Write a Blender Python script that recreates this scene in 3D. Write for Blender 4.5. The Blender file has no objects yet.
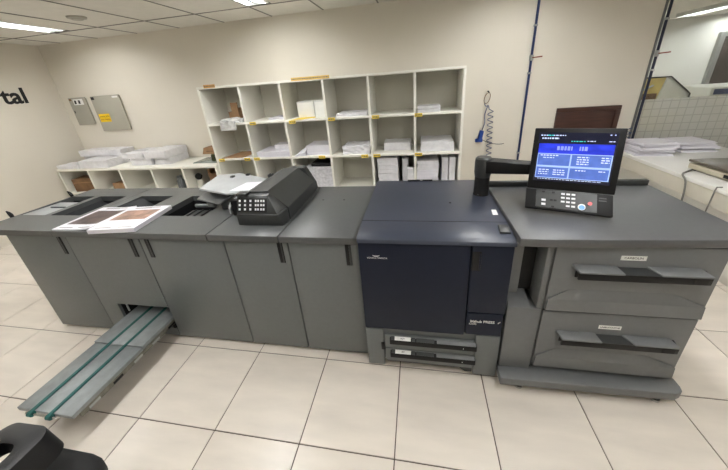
import bpy, bmesh, math, random
from mathutils import Vector, Matrix, noise
random.seed(7)
scene = bpy.context.scene
COL = scene.collection

# ------------------------------------------------------------------ camera
CAM = Vector((3.1170, -1.2988, 1.7311))
F_PX, CX, CY = 285.88, 366.0, 200.84            # focal length and principal point in pixels (728 x 470 frame)
YAW, PITCH, ROLL = -0.19625, 0.39724, -0.07743
_f = Vector((math.sin(YAW)*math.cos(PITCH), math.cos(YAW)*math.cos(PITCH), -math.sin(PITCH)))
_r = Vector((math.cos(YAW), -math.sin(YAW), 0))
_u = _r.cross(_f)
RIGHT = math.cos(ROLL)*_r + math.sin(ROLL)*_u
UP = -math.sin(ROLL)*_r + math.cos(ROLL)*_u
cam_d = bpy.data.cameras.new('camera')
cam = bpy.data.objects.new('camera', cam_d); COL.objects.link(cam)
M = Matrix((RIGHT, UP, -_f)).transposed().to_4x4(); M.translation = CAM
cam.matrix_world = M
cam_d.sensor_fit = 'HORIZONTAL'; cam_d.sensor_width = 36
cam_d.lens = F_PX/728*36
cam_d.shift_x = -(CX-364)/728
cam_d.shift_y = -(235-CY)/728
cam_d.clip_start = .02
scene.camera = cam

def at(px, py, **k):
    """point where the photo pixel's ray meets the plane x=, y= or z="""
    d = _f + (px-CX)/F_PX*RIGHT - (py-CY)/F_PX*UP
    ax, v = list(k.items())[0]; i = 'xyz'.index(ax)
    return CAM + d*((v-CAM[i])/d[i])

# ------------------------------------------------------------------ world, exposure
world = bpy.data.worlds.new('world'); scene.world = world
world.use_nodes = True
world.node_tree.nodes['Background'].inputs[0].default_value = (.9, .95, 1, 1)
world.node_tree.nodes['Background'].inputs[1].default_value = .05
vs = scene.view_settings
vs.view_transform = 'Standard'; vs.look = 'None'; vs.gamma = 1; vs.use_curve_mapping = False
vs.exposure = 1.15
TUBE_POWER = 26.0            # emission strength of the fluorescent tubes
TUBE_COLOR = (1.0, 1.0, 1.0)

# ------------------------------------------------------------------ materials
def lin(c):
    return tuple(((v/255)/12.92 if v/255 <= .04045 else ((v/255+.055)/1.055)**2.4) for v in c)
MATS = {}
def mat(name, rgb, rough=.5, metal=0, var=.06, scale=6, bump=0, bscale=80, emit=0, spec=.5, rnd=0, stretch=None, coat=0):
    """procedural surface: base colour with soft noise variation, optional fine relief"""
    if name in MATS: return MATS[name]
    m = bpy.data.materials.new(name); m.use_nodes = True
    nt = m.node_tree; N = nt.nodes; L = nt.links
    b = N['Principled BSDF']
    c = lin(rgb)
    b.inputs['Roughness'].default_value = rough; b.inputs['Metallic'].default_value = metal
    b.inputs['Specular IOR Level'].default_value = spec
    if coat: b.inputs['Coat Weight'].default_value = coat
    tc = N.new('ShaderNodeTexCoord'); src = tc.outputs['Object']
    if stretch or rnd:
        mp = N.new('ShaderNodeMapping'); L.new(src, mp.inputs[0])
        if stretch: mp.inputs['Scale'].default_value = stretch
        if rnd:
            oi = N.new('ShaderNodeObjectInfo'); ml = N.new('ShaderNodeMath'); ml.operation = 'MULTIPLY'
            ml.inputs[1].default_value = 37; L.new(oi.outputs['Random'], ml.inputs[0]); L.new(ml.outputs[0], mp.inputs['Location'])
        src = mp.outputs[0]
    nz = N.new('ShaderNodeTexNoise'); nz.inputs['Scale'].default_value = scale; nz.inputs['Detail'].default_value = 4
    L.new(src, nz.inputs['Vector'])
    rp = N.new('ShaderNodeValToRGB')
    rp.color_ramp.elements[0].position = .3; rp.color_ramp.elements[1].position = .7
    rp.color_ramp.elements[0].color = (*[v*(1-var) for v in c], 1)
    rp.color_ramp.elements[1].color = (*[min(1, v*(1+var)) for v in c], 1)
    L.new(nz.outputs['Fac'], rp.inputs[0])
    out = rp.outputs[0]
    if rnd:
        hs = N.new('ShaderNodeHueSaturation'); L.new(out, hs.inputs['Color'])
        mr = N.new('ShaderNodeMapRange'); mr.inputs['To Min'].default_value = 1-rnd; mr.inputs['To Max'].default_value = 1+rnd
        L.new(oi.outputs['Random'], mr.inputs['Value']); L.new(mr.outputs[0], hs.inputs['Value']); out = hs.outputs[0]
    L.new(out, b.inputs['Base Color'])
    if emit:
        b.inputs['Emission Color'].default_value = (*c, 1); b.inputs['Emission Strength'].default_value = emit
    if bump:
        n2 = N.new('ShaderNodeTexNoise'); n2.inputs['Scale'].default_value = bscale; n2.inputs['Detail'].default_value = 3
        L.new(src, n2.inputs['Vector'])
        bp = N.new('ShaderNodeBump'); bp.inputs['Strength'].default_value = bump; bp.inputs['Distance'].default_value = .01
        L.new(n2.outputs['Fac'], bp.inputs['Height']); L.new(bp.outputs[0], b.inputs['Normal'])
    MATS[name] = m
    return m
W_WALL = mat('wall_paint', (225, 219, 206), .6, var=.03, scale=1.2, bump=.04, bscale=30)
W_FAR = mat('far_wall_paint', (214, 214, 208), .6, var=.03, scale=1.2)
W_CEIL = mat('ceiling_panel', (222, 219, 210), .9, var=.03, scale=9, bump=.15, bscale=160)
W_TEE = mat('ceiling_grid', (120, 118, 112), .7)
TILE = mat('floor_tile', (228, 219, 207), .25, var=.07, scale=2.2, rnd=.025, stretch=(1.2, 5, 1), bump=.02, bscale=14, spec=.5)
GROUT = mat('grout', (92, 80, 70), .9)
GREY = mat('grey_panel', (105, 109, 109), .42, var=.03, scale=40, bump=.03, bscale=400)
GTOP = mat('dark_grey_top', (82, 84, 84), .36, var=.04, scale=40, bump=.03, bscale=400)
GDRK = mat('charcoal_plastic', (50, 52, 52), .4, var=.04, scale=30, bump=.03, bscale=300)
GPFU = mat('feed_unit_grey', (108, 110, 111), .42, var=.03, scale=40, bump=.03, bscale=400)
BLK = mat('black_plastic', (15, 15, 16), .5, var=.1, spec=.3)
DARKP = mat('dark_slate_plastic', (34, 36, 40), .45, var=.08)
GPTOP = mat('feed_unit_top', (84, 85, 86), .36, var=.04, scale=40, bump=.03, bscale=400)
VOID = mat('dark_interior', (15, 16, 19), .7, var=.1)
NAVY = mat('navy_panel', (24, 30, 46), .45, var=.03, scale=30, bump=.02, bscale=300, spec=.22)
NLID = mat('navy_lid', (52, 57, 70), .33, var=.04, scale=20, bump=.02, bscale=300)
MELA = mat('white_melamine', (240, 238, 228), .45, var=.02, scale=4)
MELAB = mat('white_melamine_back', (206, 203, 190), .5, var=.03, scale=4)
PAPER = mat('white_paper', (226, 224, 231), .6, var=.03, scale=12)
WRAP = mat('wrapped_paper', (226, 225, 228), .28, var=.07, scale=18, bump=.25, bscale=35)
PLAST = mat('clear_film_wrap', (206, 206, 204), .2, var=.2, scale=14, bump=.5, bscale=30)
CARD = mat('cardboard', (158, 124, 90), .8, var=.12, scale=10, bump=.1)
CARDD = mat('old_cardboard', (122, 92, 62), .8, var=.25, scale=14, bump=.1)
YEL = mat('yellow_tag', (232, 202, 74), .5, var=.08, scale=30)
YELP = mat('yellow_tape', (222, 184, 92), .5, var=.08, scale=30)
INK = mat('black_ink', (24, 24, 25), .5, var=.05)
INKG = mat('grey_ink', (110, 108, 100), .6, var=.1)
WHT = mat('white_label', (240, 240, 236), .5, var=.02)
STEEL = mat('brushed_steel', (176, 180, 182), .34, .85, var=.08, scale=30, stretch=(1, 12, 1))
TRAYM = mat('tray_aluminium', (140, 145, 146), .4, .35, var=.12, scale=16, bump=.1, bscale=50)
RAILM = mat('rail_metal', (120, 118, 108), .4, .5, var=.25, scale=25)
TEAL = mat('teal_belt', (22, 88, 84), .5, var=.12, scale=20)
SILV = mat('silver_plastic', (172, 175, 177), .3, .1, var=.07, scale=9)
CHROM = mat('chrome', (205, 205, 205), .15, 1)
BLUEP = mat('blue_pipe', (26, 44, 92), .35, var=.1)
DBLUE = mat('dark_blue_pipe', (38, 44, 66), .4, var=.1)
HOSE = mat('hose_slate_blue', (66, 78, 112), .4, var=.1)
GUN = mat('blue_plastic', (24, 62, 140), .35, var=.1)
ALU = mat('aluminium', (168, 170, 168), .35, .6, var=.05)
RED = mat('red_handle', (128, 62, 44), .4)
WOOD = mat('dark_brown_wood', (66, 38, 30), .4, var=.3, scale=5, stretch=(1, 1, 14))
PANELG = mat('panel_box_paint', (168, 165, 152), .45, var=.03)
OFFW = mat('counter_laminate', (232, 231, 226), .35, var=.02)
CREAM = mat('cream_edge', (205, 201, 188), .5, var=.03)
SCALEB = mat('scale_beige', (196, 188, 166), .5, var=.06)
SCALET = mat('scale_pan_steel', (120, 112, 102), .3, .6, var=.1)
CABLE = mat('grey_cable', (110, 110, 106), .5)
MYEL = mat('machine_yellow', (214, 190, 110), .5, var=.08)
MWHT = mat('machine_white', (222, 220, 210), .45, var=.04)
CHAIR = mat('chair_black', (19, 19, 21), .42, var=.12, scale=30, bump=.1, bscale=260)
CHAIRF = mat('chair_fabric', (16, 16, 17), .75, var=.2, scale=200, bump=.2, bscale=500)
KEYS = mat('key_white', (225, 226, 228), .5, emit=.06)
KEYP = mat('keypad_black', (16, 17, 18), .3)
SCRD = mat('screen_dark', (18, 20, 40), .2, emit=0.32)
SCRB = mat('screen_blue', (74, 100, 176), .2, emit=0.34, var=.15, scale=30)
SCRG = mat('screen_glow', (36, 52, 190), .2, emit=0.36, var=.5, scale=9, stretch=(1, 1, 3))
SCRW = mat('screen_text', (196, 208, 240), .2, emit=0.36)
SCRT = mat('screen_teal', (70, 190, 190), .2, emit=0.32)
KBLUE = mat('key_blue', (90, 150, 215), .3, emit=.12)
KRED = mat('key_red', (186, 84, 84), .3, emit=.3)
PHOTO1 = mat('print_photo', (74, 56, 54), .3, var=.8, scale=16)
PHOTO2 = mat('print_photo_warm', (150, 118, 102), .3, var=.6, scale=18)
PRINT = mat('printed_sheet', (205, 204, 208), .5, var=.18, scale=30)
BROWNF = mat('fixture_white', (225, 225, 222), .4, var=.02)
def tube_mat():
    m = bpy.data.materials.new('fluorescent_tube'); m.use_nodes = True
    nt = m.node_tree; nt.nodes.clear()
    e = nt.nodes.new('ShaderNodeEmission'); o = nt.nodes.new('ShaderNodeOutputMaterial')
    e.inputs[0].default_value = (*TUBE_COLOR, 1); e.inputs[1].default_value = TUBE_POWER
    nt.links.new(e.outputs[0], o.inputs[0]); return m
TUBE = tube_mat()
def glass_mat():
    m = bpy.data.materials.new('clear_glass'); m.use_nodes = True
    nt = m.node_tree; nt.nodes.clear(); N = nt.nodes; L = nt.links
    o = N.new('ShaderNodeOutputMaterial'); mx = N.new('ShaderNodeMixShader'); t = N.new('ShaderNodeBsdfTransparent')
    g = N.new('ShaderNodeBsdfGlossy'); g.inputs['Roughness'].default_value = .02
    t.inputs[0].default_value = (.93, .95, .94, 1)
    fr = N.new('ShaderNodeFresnel'); fr.inputs[0].default_value = 1.45
    L.new(fr.outputs[0], mx.inputs[0]); L.new(t.outputs[0], mx.inputs[1]); L.new(g.outputs[0], mx.inputs[2]); L.new(mx.outputs[0], o.inputs[0])
    return m
GLASS = glass_mat()
def film_mat():
    """frosted window film: milky squares with thin clear lines between them"""
    m = bpy.data.materials.new('frosted_film'); m.use_nodes = True
    nt = m.node_tree; nt.nodes.clear(); N = nt.nodes; L = nt.links
    o = N.new('ShaderNodeOutputMaterial'); mx = N.new('ShaderNodeMixShader')
    t = N.new('ShaderNodeBsdfTransparent'); d = N.new('ShaderNodeBsdfDiffuse'); tr = N.new('ShaderNodeBsdfTranslucent')
    d.inputs[0].default_value = (.88, .9, .88, 1); tr.inputs[0].default_value = (.9, .9, .88, 1)
    ad = N.new('ShaderNodeMixShader'); ad.inputs[0].default_value = .5
    L.new(d.outputs[0], ad.inputs[1]); L.new(tr.outputs[0], ad.inputs[2])
    tc = N.new('ShaderNodeTexCoord'); mp = N.new('ShaderNodeMapping'); mp.inputs['Rotation'].default_value = (math.radians(90), 0, 0)
    L.new(tc.outputs['Object'], mp.inputs[0])
    br = N.new('ShaderNodeTexBrick'); br.offset = 0; br.inputs['Scale'].default_value = 1
    br.inputs['Brick Width'].default_value = .085; br.inputs['Row Height'].default_value = .085; br.inputs['Mortar Size'].default_value = .0055
    br.inputs['Color1'].default_value = (.55, .55, .55, 1); br.inputs['Color2'].default_value = (.55, .55, .55, 1); br.inputs['Mortar'].default_value = (.42, .42, .42, 1)
    L.new(mp.outputs[0], br.inputs['Vector']); L.new(br.outputs['Color'], mx.inputs[0])
    L.new(t.outputs[0], mx.inputs[1]); L.new(ad.outputs[0], mx.inputs[2]); L.new(mx.outputs[0], o.inputs[0])
    return m
FILM = film_mat()

# ------------------------------------------------------------------ geometry helpers
class MB:
    def __init__(s): s.v = []; s.f = []
    def add(s, vs, fs):
        n = len(s.v); s.v += [tuple(v) for v in vs]; s.f += [tuple(i+n for i in f) for f in fs]; return s
    def box(s, x0, x1, y0, y1, z0, z1):
        return s.add([(x0,y0,z0),(x1,y0,z0),(x1,y1,z0),(x0,y1,z0),(x0,y0,z1),(x1,y0,z1),(x1,y1,z1),(x0,y1,z1)],
                     [(0,3,2,1),(4,5,6,7),(0,1,5,4),(1,2,6,5),(2,3,7,6),(3,0,4,7)])
    def hexa(s, p):          # 8 points: bottom loop, top loop
        return s.add(p, [(0,3,2,1),(4,5,6,7),(0,1,5,4),(1,2,6,5),(2,3,7,6),(3,0,4,7)])
    def prism(s, poly, axis, a, b):
        mk = {'x': lambda p, t: (t, p[0], p[1]), 'y': lambda p, t: (p[0], t, p[1]), 'z': lambda p, t: (p[0], p[1], t)}[axis]
        n = len(poly)
        return s.add([mk(p, a) for p in poly]+[mk(p, b) for p in poly],
                     [tuple(range(n)), tuple(range(2*n-1, n-1, -1))]+[(i, (i+1) % n, n+(i+1) % n, n+i) for i in range(n)])
    def cyl(s, p0, p1, r0, r1=None, n=16):
        r1 = r0 if r1 is None else r1
        return s.tube([p0, p1], [r0, r1], n)
    def tube(s, path, r, n=8, closed=False):
        P = [Vector(p) for p in path]; m = len(P)
        rs = r if isinstance(r, (list, tuple)) else [r]*m
        prev = None; vs = []
        for i in range(m):
            if closed: t = P[(i+1) % m]-P[i-1]
            else: t = P[min(i+1, m-1)]-P[max(i-1, 0)]
            t.normalize()
            if prev is None:
                a = Vector((0, 0, 1)) if abs(t.z) < .9 else Vector((1, 0, 0))
                u = t.cross(a).normalized()
            else:
                u = (prev - t*prev.dot(t)).normalized()
            prev = u; w = t.cross(u)
            for k in range(n):
                a = 2*math.pi*k/n; vs.append(P[i]+rs[i]*(math.cos(a)*u+math.sin(a)*w))
        fs = []
        for i in range(m if closed else m-1):
            j = (i+1) % m
            for k in range(n): fs.append((i*n+k, i*n+(k+1) % n, j*n+(k+1) % n, j*n+k))
        if not closed: fs += [tuple(range(n-1, -1, -1)), tuple(range((m-1)*n, m*n))]
        return s.add(vs, fs)
    def xf(s, mtx):
        s.v = [tuple(mtx @ Vector(v)) for v in s.v]; return s
    def build(s, name, material, parent=None, bevel=0, seg=2, smooth=True, local=False, kind=None):
        """ONE mesh object. Coordinates are world coordinates unless local=True (parent's own frame)."""
        bm = bmesh.new()
        vs = [bm.verts.new(v) for v in s.v]
        for f in s.f:
            try: bm.faces.new([vs[i] for i in f])
            except ValueError: pass
        bmesh.ops.recalc_face_normals(bm, faces=bm.faces)
        if bevel:
            ed = [e for e in bm.edges if len(e.link_faces) == 2 and e.calc_face_angle(0) > .35]
            bmesh.ops.bevel(bm, geom=ed, offset=bevel, segments=seg, affect='EDGES', profile=.5, clamp_overlap=True)
        root = parent
        while root is not None and root.parent is not None: root = root.parent
        org = Vector((0, 0, 0))
        if not local:
            if root is not None:
                bm.transform(root.matrix_basis.inverted())
        me = bpy.data.meshes.new(name); bm.to_mesh(me); bm.free()
        if smooth:
            me.polygons.foreach_set('use_smooth', [True]*len(me.polygons))
            me.set_sharp_from_angle(angle=math.radians(40))
        me.materials.append(material)
        o = bpy.data.objects.new(name, me); COL.objects.link(o)
        if parent: o.parent = parent
        if kind: o['kind'] = kind
        return o
def B(*a): return MB().box(*a)
def tag(o, label, cat, group=None):
    o['label'] = label; o['category'] = cat
    if group: o['group'] = group
    return o
def thing(name, label, cat, loc=(0, 0, 0), rot=(0, 0, 0), group=None):
    o = bpy.data.objects.new(name, None); COL.objects.link(o); o.empty_display_size = .05
    o.matrix_basis = Matrix.Translation(Vector(loc)) @ Matrix.Rotation(rot[2], 4, 'Z') @ Matrix.Rotation(rot[1], 4, 'Y') @ Matrix.Rotation(rot[0], 4, 'X')
    return tag(o, label, cat, group)
def recenter(o):
    """move a top-level mesh's origin to its base centre"""
    me = o.data; xs = [v.co for v in me.vertices]
    c = Vector(((min(v.x for v in xs)+max(v.x for v in xs))/2, (min(v.y for v in xs)+max(v.y for v in xs))/2, min(v.z for v in xs)))
    me.transform(Matrix.Translation(-c)); o.location = c
    return o
def solo(mb, name, material, label, cat, group=None, **k):
    return tag(recenter(mb.build(name, material, None, **k)), label, cat, group)
def struct(mb, name, material, parent=None, **k):
    o = mb.build(name, material, parent, **k)
    if parent is None: o['kind'] = 'structure'
    return o
def text(body, size, mtx, material, name, parent=None, ext=.0006, bold=0, align='CENTER'):
    """lettering as a thin mesh; mtx maps the text plane (x right, y up, z out) to the world"""
    cu = bpy.data.curves.new('t', 'FONT'); cu.body = body; cu.size = size; cu.extrude = ext; cu.offset = bold
    cu.align_x = align; cu.align_y = 'CENTER'; cu.resolution_u = 3
    t = bpy.data.objects.new('t', cu); COL.objects.link(t)
    bpy.context.view_layer.update()
    me = bpy.data.meshes.new_from_object(t.evaluated_get(bpy.context.evaluated_depsgraph_get()))
    bpy.data.objects.remove(t); me.name = name
    m = mtx
    root = parent
    while root is not None and root.parent is not None: root = root.parent
    if root is not None: m = root.matrix_basis.inverted() @ mtx
    me.transform(m); me.materials.clear(); me.materials.append(material)
    o = bpy.data.objects.new(name, me); COL.objects.link(o)
    if parent: o.parent = parent
    return o
def face_y(x, y, z): return Matrix.Translation((x, y, z)) @ Matrix.Rotation(math.radians(90), 4, 'X')   # text facing -Y
def smoothpath(pts, n=6):
    P = [Vector(p) for p in pts]; out = []
    for i in range(len(P)-1):
        p0 = P[max(i-1, 0)]; p1 = P[i]; p2 = P[i+1]; p3 = P[min(i+2, len(P)-1)]
        for k in range(n):
            t = k/n
            out.append(.5*((2*p1)+(p2-p0)*t+(2*p0-5*p1+4*p2-p3)*t*t+(3*p1-p0-3*p2+p3)*t**3))
    out.append(P[-1]); return out

# ------------------------------------------------------------------ the room
XL, XR, YF, YB, ZC = -2.42, 7.6, -3.0, 2.62, 2.547
XP = 5.60                       # the back wall ends at the glass partition
T = .5                          # floor tile pitch
# floor: bedding plus one object per tile
floor = struct(B(XL-.1, XR+.1, YF-.1, YB+.1, -.06, -.004), 'floor', GROUT, smooth=False)
tile_mesh = None
i0, i1 = math.floor(XL/T), math.ceil(XR/T); j0, j1 = math.floor(YF/T), math.ceil(YB/T)
g = .0028
for i in range(i0, i1):
    for j in range(j0, j1):
        x0, x1 = max(i*T+g, XL), min(i*T+T-g, XR); y0, y1 = max(j*T+g, YF), min(j*T+T-g, YB)
        if x1-x0 < .03 or y1-y0 < .03: continue
        full = abs(x1-x0-T+2*g) < 1e-6 and abs(y1-y0-T+2*g) < 1e-6
        cx_, cy_ = (x0+x1)/2, (y0+y1)/2
        if full and tile_mesh:
            o = bpy.data.objects.new('tile', tile_mesh); COL.objects.link(o); o.parent = floor
        else:
            o = B(-(x1-x0)/2, (x1-x0)/2, -(y1-y0)/2, (y1-y0)/2, -.008, 0).build('tile', TILE, floor, bevel=.0012, seg=1, local=True)
            if full: tile_mesh = o.data
        o.location = (cx_, cy_, 0)
struct(B(XL-.1, XL, YF-.1, YB+.1, -.004, ZC+.05), 'wall_left', W_WALL, smooth=False)
struct(B(XL, XP-.01, YB, YB+.1, -.004, ZC+.05), 'wall_back', W_WALL, smooth=False)
struct(B(XR, XR+.1, YF-.1, YB+.1, -.004, ZC+.05), 'wall_right', W_WALL, smooth=False)
struct(B(XL, XR, YF-.1, YF, -.004, ZC+.05), 'wall_front', W_WALL, smooth=False)
# suspended ceiling: long panels in a metal grid, light troughs let into it
PW, PL = .665, 1.33
xg = [k*PW for k in range(-4, 13)]
yg = [2.09-PL*k for k in range(-1, 5)][::-1]
ceil = struct(B(XL-.1, XR+.1, YF-.1, YB+.1, ZC+.08, ZC+.12), 'ceiling', W_TEE, smooth=False)
tee = MB()
for x in xg:
    if XL < x < XR: tee.box(x-.009, x+.009, YF, YB, ZC-.001, ZC+.02)
for y in yg:
    if YF < y < YB: tee.box(XL, XR, y-.009, y+.009, ZC-.001, ZC+.02)
tee.build('ceiling_grid', W_TEE, ceil, smooth=False)
lamp_cells = {(-2, 1), (2, 1), (6, 1), (-2, 2), (2, 2), (6, 2), (10, 2), (2, 3), (6, 3)}   # (column, row from the back); rows past the first are unseen, added as fill
LW = .25
for a in range(len(xg)-1):
    for bq in range(len(yg)-1):
        x0, x1 = max(xg[a]+.008, XL), min(xg[a+1]-.008, XR); y0, y1 = max(yg[bq]+.008, YF), min(yg[bq+1]-.008, YB)
        if x1-x0 < .03 or y1-y0 < .03: continue
        k = round(xg[a]/PW); row = round((2.09-yg[bq])/PL)
        if (k, row) in lamp_cells: x0 += LW+.012
        B(x0, x1, y0, y1, ZC+.003, ZC+.018).build('ceiling_panel', W_CEIL, ceil, smooth=False)
def troffer(x0, y0, y1, z, label, group='ceiling lights', w=LW):
    t = thing('ceiling_light', label, 'ceiling light', (x0+w/2, (y0+y1)/2, z), group=group)
    h = MB()                                           # trough: sloping sides, flat bed, end plates
    pr = [(x0, z-.002), (x0+.012, z-.002), (x0+.05, z+.055), (x0+w-.05, z+.055), (x0+w-.012, z-.002), (x0+w, z-.002), (x0+w, z+.07), (x0, z+.07)]
    h.prism(pr, 'y', y0, y1); h.box(x0, x0+w, y0-.004, y0+.01, z-.002, z+.07); h.box(x0, x0+w, y1-.01, y1+.004, z-.002, z+.07)
    h.build('reflector_trough', BROWNF, t)
    for dx in (-.055, .055):
        MB().cyl((x0+w/2+dx, y0+.03, z+.028), (x0+w/2+dx, y1-.03, z+.028), .0165, n=12).build('tube_lamp', TUBE, t)
    B(x0+w/2-.02, x0+w/2+.02, y0+.03, y1-.03, z-.004, z+.05).build('centre_rib', GREY, t)
    for yy in (y0+.02, y1-.02): B(x0+.05, x0+w-.05, yy-.012, yy+.012, z+.01, z+.055).build('lamp_holder', BROWNF, t)
names = {(6, 1): 'twin-tube ceiling light over the blue air pipe, just above the picture', (-2, 2): 'added twin-tube fill light over the stacker, above the picture', (2, 2): 'added twin-tube fill light over the keypad feeder, above the picture',
         (6, 2): 'added twin-tube fill light over the paper feed unit, above the picture', (10, 2): 'added twin-tube fill light right of the white counter, outside the picture', (2, 3): 'added twin-tube fill light over the chair, outside the picture', (6, 3): 'added twin-tube fill light over the front right floor, outside the picture',
         (-2, 1): 'twin-tube ceiling light above the grey wall boxes, leftmost', (2, 1): 'twin-tube ceiling light above the pigeonhole shelf'}
for (k, r) in sorted(lamp_cells):
    troffer(k*PW+.006, 2.09-PL*r+.04, 2.09-PL*r+PL-.06, ZC, names.get((k, r), 'twin-tube ceiling light outside the picture, over the machine room'))
dc = (-.36, 1.63)
d = thing('smoke_detector', 'round white disc detector on the ceiling near the leftmost light', 'detector', (dc[0], dc[1], ZC))
MB().tube([(dc[0], dc[1], ZC+.003), (dc[0], dc[1], ZC-.012), (dc[0], dc[1], ZC-.018)], [.085, .08, .06], 24).build('rim', PANELG, d)
MB().tube([(dc[0], dc[1], ZC-.016), (dc[0], dc[1], ZC-.026)], [.056, .045], 24).build('cover', PANELG, d)

# glass partition right of the back wall, and the room behind it
win = struct(B(XP-.01, XP+.01, YB-.01, YB+.11, -.004, ZC), 'window_1', mat('frame_grey', (120, 122, 122), .4, .4), smooth=False)
B(XP+.01, XR, YB+.045, YB+.055, .05, ZC-.03).build('pane', GLASS, win, smooth=False)
B(XP+.01, XR, YB+.02, YB+.08, -.004, .05).build('sill', ALU, win, smooth=False)
B(XP+.01, XR, YB+.02, YB+.08, ZC-.03, ZC).build('head_rail', ALU, win, smooth=False)
B(XP+.02, XR, YB+.041, YB+.0445, .70, 1.30).build('frosted_film', FILM, win, smooth=False)
FY = 7.6
struct(B(4.4, 15, YB+.1, FY+.1, -.06, -.004), 'floor_beyond_glass', TILE, smooth=False)
struct(B(4.4, 15, YB+.1, FY+.1, ZC, ZC+.05), 'ceiling_beyond_glass', W_CEIL, smooth=False)
struct(B(4.4, 15, FY, FY+.1, -.004, ZC+.05), 'wall_beyond_glass', W_FAR, smooth=False)
struct(B(4.3, 4.4, YB+.1, FY+.1, -.004, ZC+.05), 'wall_beyond_left', W_FAR, smooth=False)
struct(B(15, 15.1, YB+.1, FY+.1, -.004, ZC+.05), 'wall_beyond_right', W_FAR, smooth=False)
struct(B(XR, 15, YB, YB+.1, -.004, ZC+.05), 'wall_beyond_front', W_FAR, smooth=False)
p0 = at(720, 32, y=FY-.02)
dr = struct(B(p0.x, p0.x+.1, FY-.08, FY-.001, 0, p0.z), 'door_1', ALU, smooth=False)
B(p0.x+.1, p0.x+1.9, FY-.08, FY-.001, p0.z-.1, p0.z).build('door_head', ALU, dr, smooth=False)
B(p0.x+1.9, p0.x+2.0, FY-.08, FY-.001, 0, p0.z).build('door_jamb', ALU, dr, smooth=False)
B(p0.x+.1, p0.x+1.9, FY-.04, FY-.02, 0, p0.z-.1).build('pane', mat('dark_window', (70, 62, 60), .15, var=.5, scale=2), dr, smooth=False)
for n_, px in enumerate((708, 760)):
    q0 = at(px, 6, z=ZC)
    troffer(q0.x, q0.y-.7, q0.y+.7, ZC-.07, ('ceiling light in the room behind the glass', 'ceiling light in the room behind the glass, out of the picture')[n_], 'lights behind the glass', .3)

troffer(4.75, 3.6, 4.9, ZC-.07, 'added fill light behind the back wall, hidden from view', 'lights behind the glass', .3)  # unseen lamp added to brighten the room beyond the glass
troffer(5.75, 2.78, 3.42, ZC-.07, 'added short fill light over the yellow machine behind the glass, above the picture', 'lights behind the glass', .3)  # added out of view to lift the yellow machine's front
troffer(8.9, 3.2, 4.5, ZC-.07, 'added fill light behind the glass, right of the picture', 'lights behind the glass', .3)  # another unseen fill lamp, added for brightness behind the film

# ------------------------------------------------------------------ finishing line: four joined grey units
YD = .055                                      # plane of the unit doors
ZT = .935                                      # their worktop height
def unit(name, label, x0, x1):
    return thing(name, label, 'printer unit', ((x0+x1)/2, .45, 0), group='grey finishing units left of the printer')
def shell(t, x0, x1, top=.89):
    B(x0+.004, x0+.022, YD+.02, .86, .03, top).build('side_panel', GREY, t, bevel=.003)
    B(x1-.022, x1-.004, YD+.02, .86, .03, top).build('side_panel', GREY, t, bevel=.003)
    B(x0+.022, x1-.022, .84, .86, .03, top).build('back_panel', GREY, t)
    B(x0+.022, x1-.022, YD+.02, .84, .03, .06).build('floor_panel', VOID, t)
    for x in (x0+.06, x1-.06):
        for y in (.14, .78): MB().cyl((x, y, 0), (x, y, .035), .022, n=12).build('foot', BLK, t)
def handle(t, x, z0=.74, z1=.888):
    p = B(x-.017, x+.017, YD-.004, YD+.004, z0, z1).build('handle_recess', BLK, t, bevel=.003)
    B(x+.006, x+.016, YD-.009, YD-.003, z0+.004, z1-.004).build('finger_lip', GDRK, t, bevel=.002)
def door(t, x0, x1, z0=.022, z1=.892, name='door'):
    return B(x0+.003, x1-.003, YD, YD+.02, z0, z1).build(name, GREY, t, bevel=.004)
def top_with_holes(t, x0, x1, holes, y0=.035, y1=.87, z0=.892, z1=ZT):
    """worktop plate: solid strips around rectangular openings"""
    xs = sorted(holes); m = MB(); c = x0
    ya, yb = (xs[0][2], xs[0][3]) if xs else (0, 0)
    if not xs: m.box(x0, x1, y0, y1, z0, z1)
    else:
        m.box(x0, x1, y0, ya, z0, z1); m.box(x0, x1, yb, y1, z0, z1)
        for h in xs:
            if h[0]-c > .004: m.box(c, h[0], ya, yb, z0, z1)
            c = h[1]
        if x1-c > .004: m.box(c, x1, ya, yb, z0, z1)
    return m.build('worktop', GTOP, t, bevel=.003 if not xs else 0)
def well(t, x0, x1, y0, y1, z0=.77, name='well'):
    m = MB(); e = .008
    m.box(x0-e, x1+e, y0-e, y1+e, z0-.01, z0)
    m.box(x0-e, x0, y0-e, y1+e, z0, .892); m.box(x1, x1+e, y0-e, y1+e, z0, .892)
    m.box(x0, x1, y0-e, y0, z0, .892); m.box(x0, x1, y1, y1+e, z0, .892)
    return m.build(name, VOID, t, smooth=False)

# unit A: end stacker
A = unit('stacker_unit', 'grey end stacker at the left end of the machine line, one door', .155, .70)
shell(A, .155, .70); door(A, .155, .70); handle(A, .638)
top_with_holes(A, -.055, .625, [(-.035, .215, .28, .67), (.275, .56, .28, .67)])
well(A, -.035, .215, .28, .67, .80, 'output_well'); well(A, .275, .56, .28, .67, .76, 'output_well')
MB().hexa([(-.034,.283,.920),(.214,.283,.920),(.214,.56,.912),(-.034,.56,.912),(-.034,.283,.932),(.214,.283,.932),(.214,.56,.924),(-.034,.56,.924)]).build('catch_tray', SILV, A, bevel=.003)
B(.05, .20, .43, .440, .928, .936).build('tray_stop', GDRK, A)
MB().hexa([(.285,.29,.80),(.42,.29,.80),(.42,.66,.80),(.285,.66,.80),(.285,.29,.90),(.42,.29,.81),(.42,.66,.81),(.285,.66,.90)]).build('chute', DARKP, A)
for (x, y) in ((-.055, .241), (-.055, .675)):
    MB().tube(smoothpath([(x, y, .93), (x-.002, y, .95), (x-.014, y, .97), (x-.03, y, .985)], 4), [.013]*4+[.014, .014, .013, .012, .011, .009, .007, .005, .003], 8).build('guide_fin', BLK, A)
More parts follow.
